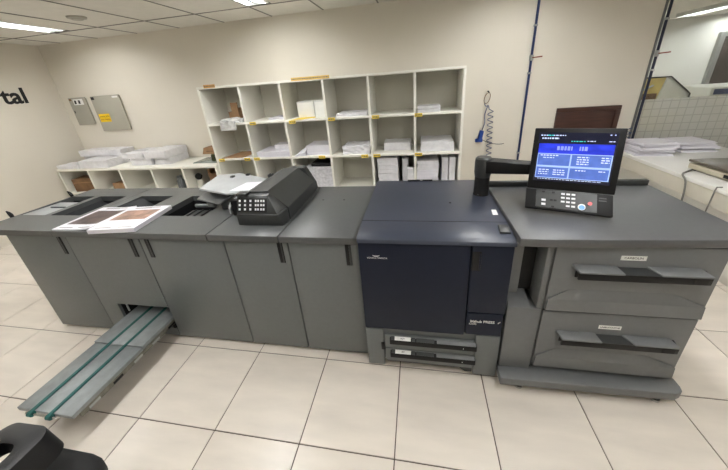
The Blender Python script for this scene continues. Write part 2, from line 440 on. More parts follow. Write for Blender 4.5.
B(-.055, -.02, .10, .135, ZT, ZT+.004).build('sticker', WHT, A)

# unit B: booklet finisher with the conveyor slot
Bu = unit('booklet_finisher', 'wide grey booklet finisher with double doors and a conveyor slot', .70, 1.93)
shell(Bu, .70, 1.93)
SX0, SX1, SZ0, SZ1 = .852, 1.300, .10, .300
dm = MB()
dx0, dx1 = .703, 1.3045
dm.box(dx0, dx1, YD, YD+.02, SZ1, .892); dm.box(dx0, SX0, YD, YD+.02, .022, SZ1); dm.box(SX0, dx1, YD, YD+.02, .022, SZ0)
dm.build('door', GREY, Bu)
B(1.3095, 1.927, YD, YD+.02, .022, .892).build('door', GREY, Bu, bevel=.004)
handle(Bu, 1.238); handle(Bu, 1.366)
B(SX0-.01, SX1+.006, YD+.021, .60, SZ0-.02, SZ0).build('slot_floor', VOID, Bu, smooth=False)
B(SX0-.012, SX0-.002, YD+.021, .60, SZ0, SZ1+.01).build('slot_side', VOID, Bu, smooth=False)
B(SX0-.012, SX1+.006, YD+.021, .60, SZ1+.01, SZ1+.02).build('slot_roof', VOID, Bu, smooth=False)
MB().cyl((SX0+.03, .09, .20), (SX0+.03, .09, .29), .006, n=8).build('guide_rod', STEEL, Bu)
top_with_holes(Bu, .629, 1.836, [(.72, 1.04, .29, .68), (1.23, 1.63, .29, .65)] if False else [(.72, 1.04, .29, .67), (1.23, 1.63, .29, .67)])
well(Bu, .72, 1.04, .29, .67, .78, 'feed_well'); well(Bu, 1.23, 1.63, .29, .67, .74, 'feed_well')
MB().hexa([(.73,.30,.80),(.90,.30,.80),(.90,.66,.80),(.73,.66,.80),(.73,.30,.925),(.90,.30,.81),(.90,.66,.81),(.73,.66,.925)]).build('chute', DARKP, Bu)
mb_ = B(1.36, 1.625, .30, .50, .75, .885); mb_.build('transport_box', GDRK, Bu, bevel=.006)
for k in range(4): B(1.39+k*.06, 1.405+k*.06, .305, .495, .885, .892).build('guide_rib', BLK, Bu, bevel=.002)
MB().cyl((1.34, .56, .895), (1.56, .56, .895), .014, n=12).build('feed_roller', mat('roller_grey', (112, 116, 118), .4), Bu)
B(1.47, 1.53, .53, .59, .895, .94).build('latch_block', SILV, Bu, bevel=.006)
MB().hexa([(1.52,.56,.84),(1.62,.50,.84),(1.625,.62,.84),(1.55,.66,.84),(1.52,.56,.89),(1.62,.50,.925),(1.625,.62,.925),(1.55,.66,.89)]).build('link_arm', GDRK, Bu, bevel=.006)

# unit C: sheet inserter base with top unit; unit D: relay unit
Cu = unit('inserter_base_unit', 'grey unit under the keypad feeder, one door', 1.93, 2.355)
shell(Cu, 1.93, 2.355); door(Cu, 1.93, 2.355); handle(Cu, 2.303)
top_with_holes(Cu, 1.842, 2.308, [])
Du = unit('relay_unit', 'grey relay unit touching the navy printer on its left side', 2.355, 2.79)
shell(Du, 2.355, 2.785); door(Du, 2.355, 2.785); handle(Du, 2.721)
top_with_holes(Du, 2.314, 2.788, [])
for (x, y) in ((2.42, .58), (2.58, .58)): MB().cyl((x, y, ZT-.001), (x, y, ZT+.002), .007, n=10).build('screw_cap', BLK, Du)

# keypad feeder on unit C
K = thing('sheet_feeder', 'charcoal sheet feeder hood with a small keypad on the finishing line', 'feeder', (2.15, .5, ZT))
m = MB().prism([(1.985, ZT), (2.298, ZT), (2.298, 1.02), (2.175, 1.132), (2.06, 1.132), (1.985, 1.10)], 'y', .26, .775)
m.build('hood', GDRK, K, bevel=.002, seg=1, smooth=False)
MB().prism([(2.0, ZT), (2.29, ZT), (2.285, .99), (2.215, 1.128), (2.13, 1.132), (2.0, 1.10)], 'y', .785, .85).build('hinge_block', GDRK, K, bevel=.003, seg=1, smooth=False)
MB().hexa([(1.985,.165,ZT),(2.292,.165,ZT),(2.298,.255,ZT),(1.985,.255,ZT),(1.985,.165,1.012),(2.268,.165,1.012),(2.298,.255,1.02),(1.985,.255,1.012)]).build('front_base', GDRK, K, bevel=.006)
fl, fr_, bl_, br_ = (1.987,.168,1.014), (2.262,.168,1.014), (1.987,.215,1.118), (2.195,.215,1.118)
MB().hexa([fl, fr_, (2.29,.255,1.022), (1.987,.255,1.014), bl_, br_, (2.195,.255,1.125), (1.987,.255,1.118)]).build('keypad_housing', GDRK, K, bevel=.003)
def kp(u, v, o=.001):      # a point on the sloping keypad face
    a = Vector(fl).lerp(Vector(bl_), v); b_ = Vector(fr_).lerp(Vector(br_), v)
    nrm = (Vector(fr_)-Vector(fl)).cross(Vector(bl_)-Vector(fl)).normalized()
    return Vector((a.x+.275*u, a.y, a.z)) + nrm*o
def kquad(mb, u0, u1, v0, v1, o0, o1):
    mb.hexa([kp(u0,v0,o0), kp(u1,v0,o0), kp(u1,v1,o0), kp(u0,v1,o0), kp(u0,v0,o1), kp(u1,v0,o1), kp(u1,v1,o1), kp(u0,v1,o1)])
mk = MB(); kquad(mk, .02, .76, .10, .86, -.002, .0015); pad = mk.build('keypad', KEYP, K, smooth=False)
for c in range(5):
    for r in range(3):
        mk = MB(); w = .045 if c < 4 else .06
        u = .06+c*.135; v = .2+r*.23
        if c >= 3:
            for q in range(2):
                kk = MB(); kquad(kk, u+q*.06, u+q*.06+.038, v, v+.12, .0015, .004); kk.build('key', KEYS, pad, smooth=False)
        else:
            kquad(mk, u, u+w, v, v+.12, .0015, .004); mk.build('key', KEYS, pad, smooth=False)
# silver feed tray wings beside the hood
MB().prism([(1.50,.47),(1.43,.80),(1.62,.84),(1.985,.66),(1.985,.42),(1.80,.36)], 'z', 1.062, 1.078).build('feed_tray', SILV, K, bevel=.004)
MB().hexa([(1.46,.46,.985),(1.72,.36,.985),(1.80,.48,1.03),(1.50,.62,1.03),(1.46,.46,.997),(1.72,.36,.997),(1.80,.48,1.045),(1.50,.62,1.045)]).build('lower_tray', GTOP, K, bevel=.003)
MB().hexa([(1.80,.40,1.079),(1.96,.42,1.079),(1.975,.58,1.079),(1.84,.56,1.079),(1.80,.40,1.081),(1.96,.42,1.081),(1.975,.58,1.087),(1.84,.56,1.087)]).build('fed_sheet', PAPER, K)
cv = []
for k in range(9):
    a = math.radians(-10+k*11.5); cv.append((1.93-.12*math.cos(a), .955+.11*math.sin(a)))
cv2 = [(x+.012, z-.012) for (x, z) in cv[::-1]]
MB().prism(cv+cv2, 'y', .33, .50).build('curved_guide', mat('guide_white', (200, 202, 204), .3), K)
for (x, y) in ((1.60, .71), (1.71, .76)): B(x, x+.03, y, y+.03, 1.077, 1.09).build('tray_tab', GDRK, K, bevel=.003)
B(1.80, 1.985, .52, .54, ZT, 1.062).build('tray_bracket', GDRK, K); B(1.86, 1.985, .30, .40, ZT, 1.05).build('guide_block', BLK, K, bevel=.006)
B(1.70, 1.83, .40, .47, .9355, 1.0).build('roller_housing', GDRK, K, bevel=.008)
B(1.99, 2.06, .20, .255, 1.118, 1.136).build('sensor_cover', GDRK, K, bevel=.004)
for k in range(6): B(1.99+k*.022, 1.998+k*.022, .62, .66, 1.078, 1.125).build('side_rib', GTOP, K)

# conveyor tray sticking out of the finisher slot
Tt = thing('conveyor_tray', 'grey metal output conveyor with two teal belts in front of the finisher', 'conveyor', (1.1, -.27, SZ0))
zt = .20
B(.902, 1.296, -.20, .45, zt-.028, zt).build('top_plate', TRAYM, Tt, bevel=.003)
B(.915, 1.298, -.632, -.202, zt-.03, zt-.004).build('extension_plate', TRAYM, Tt, bevel=.003)
for x in (1.036, 1.166):
    p = B(x-.011, x+.011, -.648, .45, zt-.003, zt+.003).build('belt', TEAL, Tt, bevel=.001)
    MB().cyl((x-.013, -.646, zt-.012), (x+.013, -.646, zt-.012), .015, n=14).build('end_pulley', TEAL, p)
MB().cyl((1.0, -.646, zt-.012), (1.21, -.646, zt-.012), .006, n=10).build('axle', CHROM, Tt)
B(.918, .935, -.60, .45, zt-.055, zt-.03).build('side_rail', RAILM, Tt, bevel=.002)
rail = B(1.282, 1.30, -.60, .45, zt-.062, zt-.03).build('side_rail', RAILM, Tt, bevel=.002)
for k in range(7): B(1.299, 1.304, -.56+k*.14, -.50+k*.14, zt-.055, zt-.04).build('rail_slot', BLK if k % 3 == 1 else ALU, rail)
B(.98, 1.22, .12, .45, SZ0, zt-.028).build('support_block', BLK, Tt)
B(1.286, 1.30, .05, .12, SZ0+.0, zt-.062).build('rail_bracket', BLK, Tt)

# the two magazines on the finisher
def magazine(name, label, c, w, d, h, rz, photo, rect, curl=0):
    t = thing(name, label, 'magazine', (c[0], c[1], ZT), (0, 0, rz))
    n = 8; top = []; 
    def zc(u, o): return o + curl*max(0, (u-.55)/.45)**2
    m = MB()
    for k in range(n):
        u0, u1 = k/n, (k+1)/n; x0, x1 = -w/2+w*u0, -w/2+w*u1
        m.hexa([(x0,-d/2,zc(u0,0)),(x1,-d/2,zc(u1,0)),(x1,d/2,zc(u1,0)),(x0,d/2,zc(u0,0)),(x0,-d/2,zc(u0,h)),(x1,-d/2,zc(u1,h)),(x1,d/2,zc(u1,h)),(x0,d/2,zc(u0,h))])
    m.build('pages', PAPER, t, local=True, smooth=False)
    u0, u1, v0, v1 = rect
    p = MB()
    for k in range(n):
        a, b_ = u0+(u1-u0)*k/n, u0+(u1-u0)*(k+1)/n
        x0, x1 = -w/2+w*a, -w/2+w*b_; y0, y1 = -d/2+d*v0, -d/2+d*v1
        p.hexa([(x0,y0,zc(a,h)),(x1,y0,zc(b_,h)),(x1,y1,zc(b_,h)),(x0,y1,zc(a,h)),(x0,y0,zc(a,h)+.0008),(x1,y0,zc(b_,h)+.0008),(x1,y1,zc(b_,h)+.0008),(x0,y1,zc(a,h)+.0008)])
    p.build('cover_photo', photo, t, local=True, smooth=False)
    q = MB()
    for k, (a, b_, vv) in enumerate(((.2, .8, .93), (.2, .6, .90), (.1, .45, .06), (.6, .9, .06))):
        x0, x1 = -w/2+w*a, -w/2+w*b_; y = -d/2+d*vv
        q.hexa([(x0,y,zc(a,h)),(x1,y,zc(b_,h)),(x1,y+.006,zc(b_,h)),(x0,y+.006,zc(a,h)),(x0,y,zc(a,h)+.0008),(x1,y,zc(b_,h)+.0008),(x1,y+.006,zc(b_,h)+.0008),(x0,y+.006,zc(a,h)+.0008)])
    q.build('print_lines', INKG, t, local=True, smooth=False, kind='stuff')
magazine('magazine', 'thin magazine with a dark cover photograph on the finisher, left of the thicker one', (.785, .235), .315, .365, .008, .02, PHOTO1, (.1, .92, .2, .82), .012)
magazine('magazine', 'thick white magazine with a brownish cover picture, right of the thin one', (1.125, .212), .325, .365, .028, .13, PHOTO2, (.1, .9, .38, .82))

# ------------------------------------------------------------------ the navy press
PX0, PX1, PYF, PYB, PZ = 2.797, 3.580, -.015, .868, .980
Pr = thing('digital_press', 'navy blue digital press in the middle of the machine line', 'printer', ((PX0+PX1)/2, .43, 0))
B(PX0+.004, PX1-.004, .006, PYB, .335, .938).build('body', NAVY, Pr, bevel=.004)
B(PX0+.004, PX1-.004, .006, PYB, .06, .333).build('base_body', GREY, Pr, bevel=.004)
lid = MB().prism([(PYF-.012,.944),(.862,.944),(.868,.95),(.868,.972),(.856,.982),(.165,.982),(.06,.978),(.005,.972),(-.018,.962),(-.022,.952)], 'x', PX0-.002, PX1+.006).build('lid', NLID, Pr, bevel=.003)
B(PX0-.002, PX1+.006, .160, .163, .9815, .9828).build('lid_seam', BLK, Pr)
B(3.035, 3.225, .835, .862, .981, .988).build('rear_hatch', BLK, Pr, bevel=.002)
MB().cyl((3.14, .845, .987), (3.14, .845, .99), .012, n=14).build('hatch_latch', ALU, Pr)
MB().hexa([(3.52,.045,.974),(3.572,.045,.974),(3.578,.125,.979),(3.528,.125,.979),(3.52,.045,.986),(3.572,.045,.986),(3.578,.125,.988),(3.528,.125,.988)]).build('power_cover', GDRK, Pr, bevel=.003)
MB().hexa([(3.532,.25,.982),(3.560,.25,.982),(3.564,.318,.982),(3.538,.318,.982),(3.532,.25,.983),(3.560,.25,.983),(3.564,.318,.983),(3.538,.318,.983)]).build('sticker', WHT, Pr)
MB().cyl((3.315, .42, .981), (3.315, .42, .984), .008, n=10).build('screw_cap', BLK, Pr)
B(PX0, 3.376, PYF, .004, .336, .937).build('front_door', NAVY, Pr, bevel=.005)
B(3.382, PX1, PYF, .004, .510, .937).build('side_door', NAVY, Pr, bevel=.005)
lp = B(3.382, PX1-.006, PYF, .004, .346, .504).build('name_panel', NAVY, Pr, bevel=.005)
text('bizhub PRESS', .0235, face_y(3.468, PYF-.0005, .447), WHT, 'lettering', lp, bold=.0004)
text('C1070', .015, face_y(3.418, PYF-.0005, .427), WHT, 'lettering', lp)
MB().prism([(3.548,.444),(3.560,.456),(3.563,.452),(3.551,.441)], 'y', PYF-.0012, PYF).build('emblem', WHT, lp)
hd = B(3.384, 3.430, PYF-.003, PYF+.01, .79, .905).build('door_handle', BLK, Pr, bevel=.004)
B(3.420, 3.428, PYF-.005, PYF, .80, .897).build('finger_lip', NAVY, hd, bevel=.002)
lg = MB()
arc = [(2.893+.020*math.cos(math.radians(a)), .866+.011*math.sin(math.radians(a))) for a in range(180, 361, 20)]
arc += [(2.893+.020*math.cos(math.radians(a)), .866+.005*math.sin(math.radians(a))) for a in range(360, 179, -20)]
lg.prism(arc, 'y', PYF-.0012, PYF-.0001).build('emblem', WHT, Pr)
text('KONICA MINOLTA', .0128, face_y(2.898, PYF-.0005, .846), WHT, 'lettering', Pr)
# grey lower part: small door, two paper drawers, corner block
sd = B(PX0+.002, 2.905, PYF, .004, .022, .329).build('side_door', GREY, Pr, bevel=.005)
B(2.889, 2.909, PYF-.006, PYF+.002, .165, .225).build('door_latch', BLK, sd, bevel=.003)
for zc_, lab in ((.252, 'A3+'), (.140, 'A4')):
    dwr = B(2.913, 3.44, PYF, .004, zc_-.072, zc_+.035).build('paper_drawer', GREY, Pr, bevel=.004)
    zh = zc_+.018                                     # top of the handle bar
    MB().prism([(PYF, zh+.006), (PYF-.020, zh), (PYF-.022, zh-.034), (PYF-.012, zh-.040), (PYF, zh-.040)], 'x', 2.945, 3.45).build('handle_bar', BLK, dwr, bevel=.002)
    sl = lambda x0, x1, mt, nm, e=0: MB().hexa([(x0,PYF-.019,zh),(x1,PYF-.019,zh),(x1,PYF-.001,zh+.006),(x0,PYF-.001,zh+.006),
        (x0,PYF-.020,zh+.002+e),(x1,PYF-.020,zh+.002+e),(x1,PYF-.001,zh+.012+e),(x0,PYF-.001,zh+.012+e)]).build(nm, mt, dwr, smooth=False)
    sl(2.952, 2.972, GDRK, 'grip_top'); sl(2.975, 3.072, WHT, 'label_card', .0006); sl(3.078, 3.098, GDRK, 'grip_top')
    sl(3.105, 3.21, GDRK, 'size_window'); sl(3.225, 3.445, GPFU, 'grip_top')
    text(lab, .015, Matrix.Translation((3.023, PYF-.0105, zh+.0079)) @ Matrix.Rotation(math.radians(27), 4, 'X'), INK, 'lettering', dwr)
    text('3' if zc_ > .2 else '4', .014, face_y(3.375, PYF-.0225, zh-.018), WHT, 'lettering', dwr)
B(3.444, PX1-.004, PYF, .004, .018, .340).build('corner_block', GREY, Pr, bevel=.005)
MB().prism([(2.92, .065), (3.44, .065), (3.44, .03), (3.40, .03), (3.365, .055), (2.92, .055)], 'y', -.008, .004).build('skirt', GDRK, Pr)
for x in (2.85, 3.51):
    for y in (.05, .78): MB().cyl((x, y, 0), (x, y, .062), .026, n=14).build('foot', BLK, Pr)

# ------------------------------------------------------------------ control console on its swivel arm
Co = thing('control_console', 'black touchscreen control console on a swivel arm above the press', 'control panel', (3.527, .57, PZ))
MB().tube([(3.527,.57,.981),(3.527,.57,.99),(3.527,.57,1.10),(3.527,.57,1.105)], [.050,.046,.046,.044], 28).build('post', BLK, Co)
MB().cyl((3.50, .527, .995), (3.50, .524, .995), .004, n=8).build('screw', CHROM, Co)
MC = Vector((3.915, .313, 1.271)); kS = .92
R = Matrix(((.944, .323, .064), (-.329, .922, .206), (.007, -.216, .976))).to_4x4()
MM = Matrix.Translation(MC) @ R
MB().tube([(3.527,.57,1.105),(3.527,.57,1.135),(3.527,.57,1.20),(3.527,.57,1.225),(3.527,.57,1.235)], [.047,.052,.052,.050,.040], 28).build('swivel_cap', GDRK, Co)
arm_a, arm_b = Vector((3.527, .57, 1.17)), Vector((3.90, .425, 1.185))
dirv = (arm_b-arm_a).normalized(); sdv = Vector((-dirv.y, dirv.x, 0)).normalized()*.046
MB().hexa([arm_a-sdv+Vector((0,0,-.036)), arm_b-sdv+Vector((0,0,-.02)), arm_b+sdv+Vector((0,0,-.02)), arm_a+sdv+Vector((0,0,-.036)),
           arm_a-sdv+Vector((0,0,.052)), arm_b-sdv+Vector((0,0,.03)), arm_b+sdv+Vector((0,0,.03)), arm_a+sdv+Vector((0,0,.052))]).build('arm', BLK, Co, bevel=.01)
mw, mh = .42*kS/2, .354*kS/2
def mon(x0, x1, y0, y1, z0, z1): return B(x0, x1, y0, y1, z0, z1).xf(MM)
MB().prism([(-mw,-mh),(mw,-mh),(mw,mh),(-mw,mh)], 'y', 0, .018).xf(MM).build('screen_housing', BLK, Co, bevel=.004)
MB().hexa([(-mw+.02,.018,-mh+.02),(mw-.02,.018,-mh+.02),(mw-.06,.055,-mh+.05),(-mw+.06,.055,-mh+.05),(-mw+.02,.018,mh-.02),(mw-.02,.018,mh-.02),(mw-.06,.055,mh-.06),(-mw+.06,.055,mh-.06)]).xf(MM).build('rear_cover', BLK, Co, bevel=.006)
sx0, sx1, sz0, sz1 = -.171, .164, -.118, .140
scr = mon(sx0, sx1, -.0015, .001, sz0, sz1).build('screen', SCRD, Co, smooth=False)
def ui(u0, u1, v0, v1, m, o=.0022, name='screen_area'):
    X = lambda u: sx0+(sx1-sx0)*u; Z = lambda v: sz1-(sz1-sz0)*v
    return mon(X(u0), X(u1), -o, -.0014, Z(v1), Z(v0)).build(name, m, scr, smooth=False)
ui(.02, .98, .22, .42, SCRG)
ui(.02, .98, .42, .93, mat('screen_border', (150, 176, 226), .2, emit=.34), .0020, 'table_border')
for (u0, u1, v0, v1) in ((.03, .46, .435, .665), (.48, .965, .435, .665), (.03, .46, .705, .915), (.48, .965, .705, .915)): ui(u0, u1, v0, v1, SCRB, .0024, 'table_area')
def dashes(rows, mt, o=.0028):
    m = MB()
    for (u0, u1, v, h) in rows:
        u = u0
        while u < u1:
            w = random.uniform(.015, .05); e = min(u+w, u1)
            x0 = sx0+(sx1-sx0)*u; x1 = sx0+(sx1-sx0)*e; z1 = sz1-(sz1-sz0)*v; z0 = z1-(sz1-sz0)*h
            m.box(x0, x1, -o, -o+.0006, z0, z1); u = e+.012
    m.xf(MM).build('screen_text', mt, scr, smooth=False, kind='stuff')
dashes([(.03, .12, .045, .02), (.20, .36, .045, .02), (.05, .28, .10, .03), (.64, .74, .155, .015), (.90, .97, .155, .015), (.90, .92, .03, .02), (.95, .97, .03, .02)], SCRW)
dashes([(.12, .20, .045, .02), (.44, .62, .16, .018)], SCRT)
dashes([(.27, .48, .27, .08), (.56, .66, .27, .08)], mat('screen_lilac', (128, 142, 225), .2, emit=.3))
dashes([(.06, .30, .45, .02), (.10, .25, .50, .015)]+[(.55, .70, .47+.045*k, .02) for k in range(4)]+[(.85, .95, .47+.045*k, .02) for k in range(3)]
       + [(.06, .20, .75+.045*k, .018) for k in range(3)]+[(.26, .42, .75+.045*k, .018) for k in range(3)]+[(.55, .68, .735, .02), (.84, .93, .735, .02), (.06, .9, .945, .012)], SCRW)
# key shelf under the screen
d_, e_ = .065*kS, .11*kS
ms = .19*kS
a0, a1 = Vector((-mw-.004, -.004, -mh)), Vector((mw-.006, -.004, -mh))
b0, b1 = Vector((-mw+.002, -d_, -mh-e_)), Vector((mw-.002, -d_, -mh-e_))
kn = (a1-a0).cross(b0-a0).normalized()
if kn.y > 0: kn = -kn
MB().hexa([b0-kn*.02, b1-kn*.02, a1-kn*.02, a0-kn*.02, b0, b1, a1, a0]).xf(MM).build('key_shelf', BLK, Co, bevel=.004)
def ks(u, v, o):
    return MM @ (a0.lerp(a1, u).lerp(b0.lerp(b1, u), v) + kn*o)
def kbox(u0, u1, v0, v1, o0, o1, mt, nm, par):
    return MB().hexa([ks(u0,v1,o0), ks(u1,v1,o0), ks(u1,v0,o0), ks(u0,v0,o0), ks(u0,v1,o1), ks(u1,v1,o1), ks(u1,v0,o1), ks(u0,v0,o1)]).build(nm, mt, par, smooth=False)
kpn = kbox(.13, .83, .04, .9, 0, .0015, GDRK, 'keypad', Co)
for r in range(4):
    for c in range(3):
        if r == 3 and c == 0: continue
        kbox(.43+c*.06, .473+c*.06, .13+r*.19, .21+r*.19, .0015, .004, KEYS, 'key', kpn)
for (u, v) in ((.20, .50), (.20, .70)): kbox(u, u+.05, v, v+.1, .0015, .004, KEYS, 'key', kpn)
for (u, v) in ((.30, .48), (.345, .48), (.20, .1), (.32, .1), (.32, .8)): kbox(u, u+.035, v, v+.08, .0015, .003, BLK, 'key', kpn)
def kdisc(u, v, r, mt):
    c = ks(u, v, .0015); MB().cyl(c, c+(MM.to_3x3() @ kn)*.005, r, n=18).build('round_key', mt, kpn)
kdisc(.665, .72, .0165, KEYS); kdisc(.665, .74, .0125, KBLUE); kdisc(.755, .52, .0095, KRED)
for v in (.18, .3): kbox(.85, .93, v, v+.05, 0, .0015, GDRK, 'marking', Co)

# ------------------------------------------------------------------ paper feed unit
Fe = thing('paper_feed_unit', 'dark grey two-drawer paper feed unit at the right end of the line', 'printer unit', (4.02, .3, 0))
FX0, FX1, FY0, FY1 = 3.588, 4.462, .0, .66
B(3.755, FX1, FY0+.012, FY1, .11, .955).build('body', GPFU, Fe, bevel=.003)
# left column: lower box, open niche above
B(FX0, 3.752, FY0-.012, FY1, .11, .560).build('column_box', GPFU, Fe, bevel=.004)
nb = MB(); nb.box(FX0, FX0+.006, .02, FY1, .560, .955); nb.box(FX0+.006, 3.655, .075, .20, .560, .955); nb.box(FX0+.006, 3.752, .20, FY1, .560, .955); nb.build('niche_back', GPFU, Fe)
MB().hexa([(FX0+.006,-.01,.560),(3.70,-.01,.560),(3.70,.20,.560),(FX0+.006,.20,.560),(FX0+.006,-.01,.562),(3.70,-.01,.562),(3.70,.20,.63),(FX0+.006,.20,.63)]).build('niche_ramp', GPFU, Fe)
B(3.656, 3.728, .10, .198, .60, .955).build('niche_gap_shade', BLK, Fe)  # black block standing in for the shade deep in the niche gap
B(3.729, 3.750, -.008, .198, .562, .955).build('niche_post', GPFU, Fe, bevel=.003)
B(3.598, 3.613, .072, .0755, .80, .87).build('niche_slot', BLK, Fe)
tp = MB().prism([(3.589,-.042),(3.73,-.045),(4.53,-.01),(4.548,.01),(4.548,.68),(3.589,.68)], 'z', .958, 1.0)
tp.build('worktop', GPTOP, Fe, bevel=.005)
B(3.592, 4.535, .652, .682, 1.0, 1.035).build('rear_lip', GDRK, Fe, bevel=.004)
for (zb, zt_, lab) in ((.556, .950, 'CARBOLIN'), (.140, .545, 'LABEL/COUCHE')):
    yF = -.004
    dw = B(3.768, FX1-.004, yF, FY0+.012, zb, zt_).build('drawer', GPFU, Fe, bevel=.004)
    H = zt_-zb
    # lower step of the drawer front
    zs = zb+.285*H
    MB().hexa([(3.770,yF-.012,zb+.004),(4.454,yF-.012,zb+.004),(4.454,yF,zb+.004),(3.770,yF,zb+.004),(3.775,yF-.012,zs-.035),(4.448,yF-.012,zs-.035),(4.448,yF,zs-.035),(3.775,yF,zs-.035)]).build('drawer_step', GPFU, dw)
    MB().add([(3.775,yF-.012,zs-.035),(4.448,yF-.012,zs-.035),(4.30,yF-.0005,zs+.028),(3.87,yF-.0005,zs+.028),(3.775,yF,zs-.035),(4.448,yF,zs-.035)],
             [(0,1,2,3),(0,4,5,1),(3,2,5,4),(0,3,4),(1,5,2)]).build('step_slope', GPFU, dw, smooth=False)
    z1 = .828 if zb > .3 else .400
    B(3.872, 4.392, yF-.004, yF+.002, z1-.058, z1-.004).build('handle_recess', BLK, dw, bevel=.002)
    MB().prism([(yF, z1+.006), (yF-.044, z1-.006), (yF-.044, z1-.044), (yF-.034, z1-.044), (yF-.034, z1-.016), (yF, z1-.010)], 'x', 3.866, 4.395).build('handle_bar', BLK, dw, bevel=.002)
    for (xa, xb, xc, xd) in ((3.848, 4.035, 3.866, 4.052), (4.160, 4.372, 4.200, 4.396)):
        MB().hexa([(xc,yF-.048,z1-.006),(xd,yF-.048,z1-.006),(xb,yF,z1+.004),(xa,yF,z1+.004),(xc,yF-.048,z1+.003),(xd,yF-.048,z1+.003),(xb,yF,z1+.017),(xa,yF,z1+.017)]).build('handle_wing', GPFU, dw, bevel=.002)
    MB().hexa([(4.052,yF-.045,z1-.006),(4.20,yF-.045,z1-.006),(4.160,yF,z1+.004),(4.035,yF,z1+.004),(4.052,yF-.045,z1-.003),(4.20,yF-.045,z1-.003),(4.160,yF,z1+.008),(4.035,yF,z1+.008)]).build('handle_dip', GDRK, dw)
    B(4.325, 4.378, yF-.0462, yF-.0435, z1-.040, z1-.012).build('lock_plate', BLK, dw)
    lc = B(4.045, 4.148, yF-.0015, yF, z1+.048, z1+.072).build('label_card', WHT, dw, smooth=False)
    text(lab, .016 if len(lab) < 9 else .0125, face_y(4.0965, yF-.0019, z1+.060), INK, 'lettering', dw)
MB().prism([(3.582,-.088),(4.45,-.075),(4.488,-.055),(4.495,-.03),(4.495,.02),(3.582,.02)], 'z', .052, .108).build('base_plate', GPFU, Fe, bevel=.006)
B(3.60, 4.45, .02, FY1, .06, .112).build('base_frame', GDRK, Fe)
for (x, y) in ((3.70, -.04), (4.40, -.035), (3.66, .58), (4.42, .58)):
    ft = MB().tube([(x,y,0),(x,y,.012),(x,y,.014),(x,y,.06)], [.024,.022,.01,.01], 14).build('foot', CHROM if y < 0 else BLK, Fe)

# ------------------------------------------------------------------ pigeonhole shelf on the back wall
SY, SYB = 2.10, 2.605
sh = thing('pigeonhole_shelf', 'tall white open pigeonhole shelf against the back wall', 'shelf', (2.0, 2.35, 0))
SXL, SXR = .415, 3.612; tk = .026
colx = [SXL+tk/2, .975, 1.507, 2.038, 2.563, 3.081, SXR-tk/2]
rowz = [1.786, 1.340, .884, .43, .04]
B(SXL, SXL+tk, SY, SYB, 0, 1.80).build('side_panel', MELA, sh, bevel=.0015)
B(SXR-tk, SXR, SY, SYB, 0, 1.80).build('side_panel', MELA, sh, bevel=.0015)
B(SXL, SXR, SY, SYB, 1.80-tk, 1.80).xf(Matrix.Translation((0, -.001, .001))).build('top_board', MELA, sh, bevel=.0015)
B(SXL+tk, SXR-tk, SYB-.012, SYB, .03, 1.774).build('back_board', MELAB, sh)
for z in rowz[1:]: B(SXL+tk, SXR-tk, SY+.001, SYB-.012, z-tk/2, z+tk/2).build('shelf_board', MELA, sh, bevel=.0015)
for x in colx[1:-1]:
    for a in range(4):
        B(x-tk/2, x+tk/2, SY+.0005, SYB-.012, rowz[a+1]+tk/2, rowz[a]-tk/2).build('divider', MELA, sh)
def tagcard(x, z, w=.085, h=.038, m=YEL, par=sh, lines=1, y=SY):
    c = B(x-w/2, x+w/2, y-.003, y-.0005, z-h/2, z+h/2).build('tag_card', m, par, smooth=False)
    l = MB()
    xx = x-w/2+.01
    while xx < x+w/2-.012:
        ww = random.uniform(.008, .02); l.box(xx, min(xx+ww, x+w/2-.008), y-.0036, y-.003, z-.006, z+.006); xx += ww+.006
    l.build('tag_print', INKG, c, smooth=False, kind='stuff')
tagcard(.60, 1.803, .155, .036, mat('orange_tape', (205, 150, 70), .5)); tagcard(1.90, 1.803, .46, .034, YELP)
for (x, z) in ((1.07, 1.335), (1.60, 1.327), (2.10, 1.337), (2.63, 1.335), (3.12, 1.332), (.50, .878), (.88, .880), (1.02, .880), (1.92, .880), (2.47, .876), (2.62, .878), (3.12, .878)):
    tagcard(x, z)

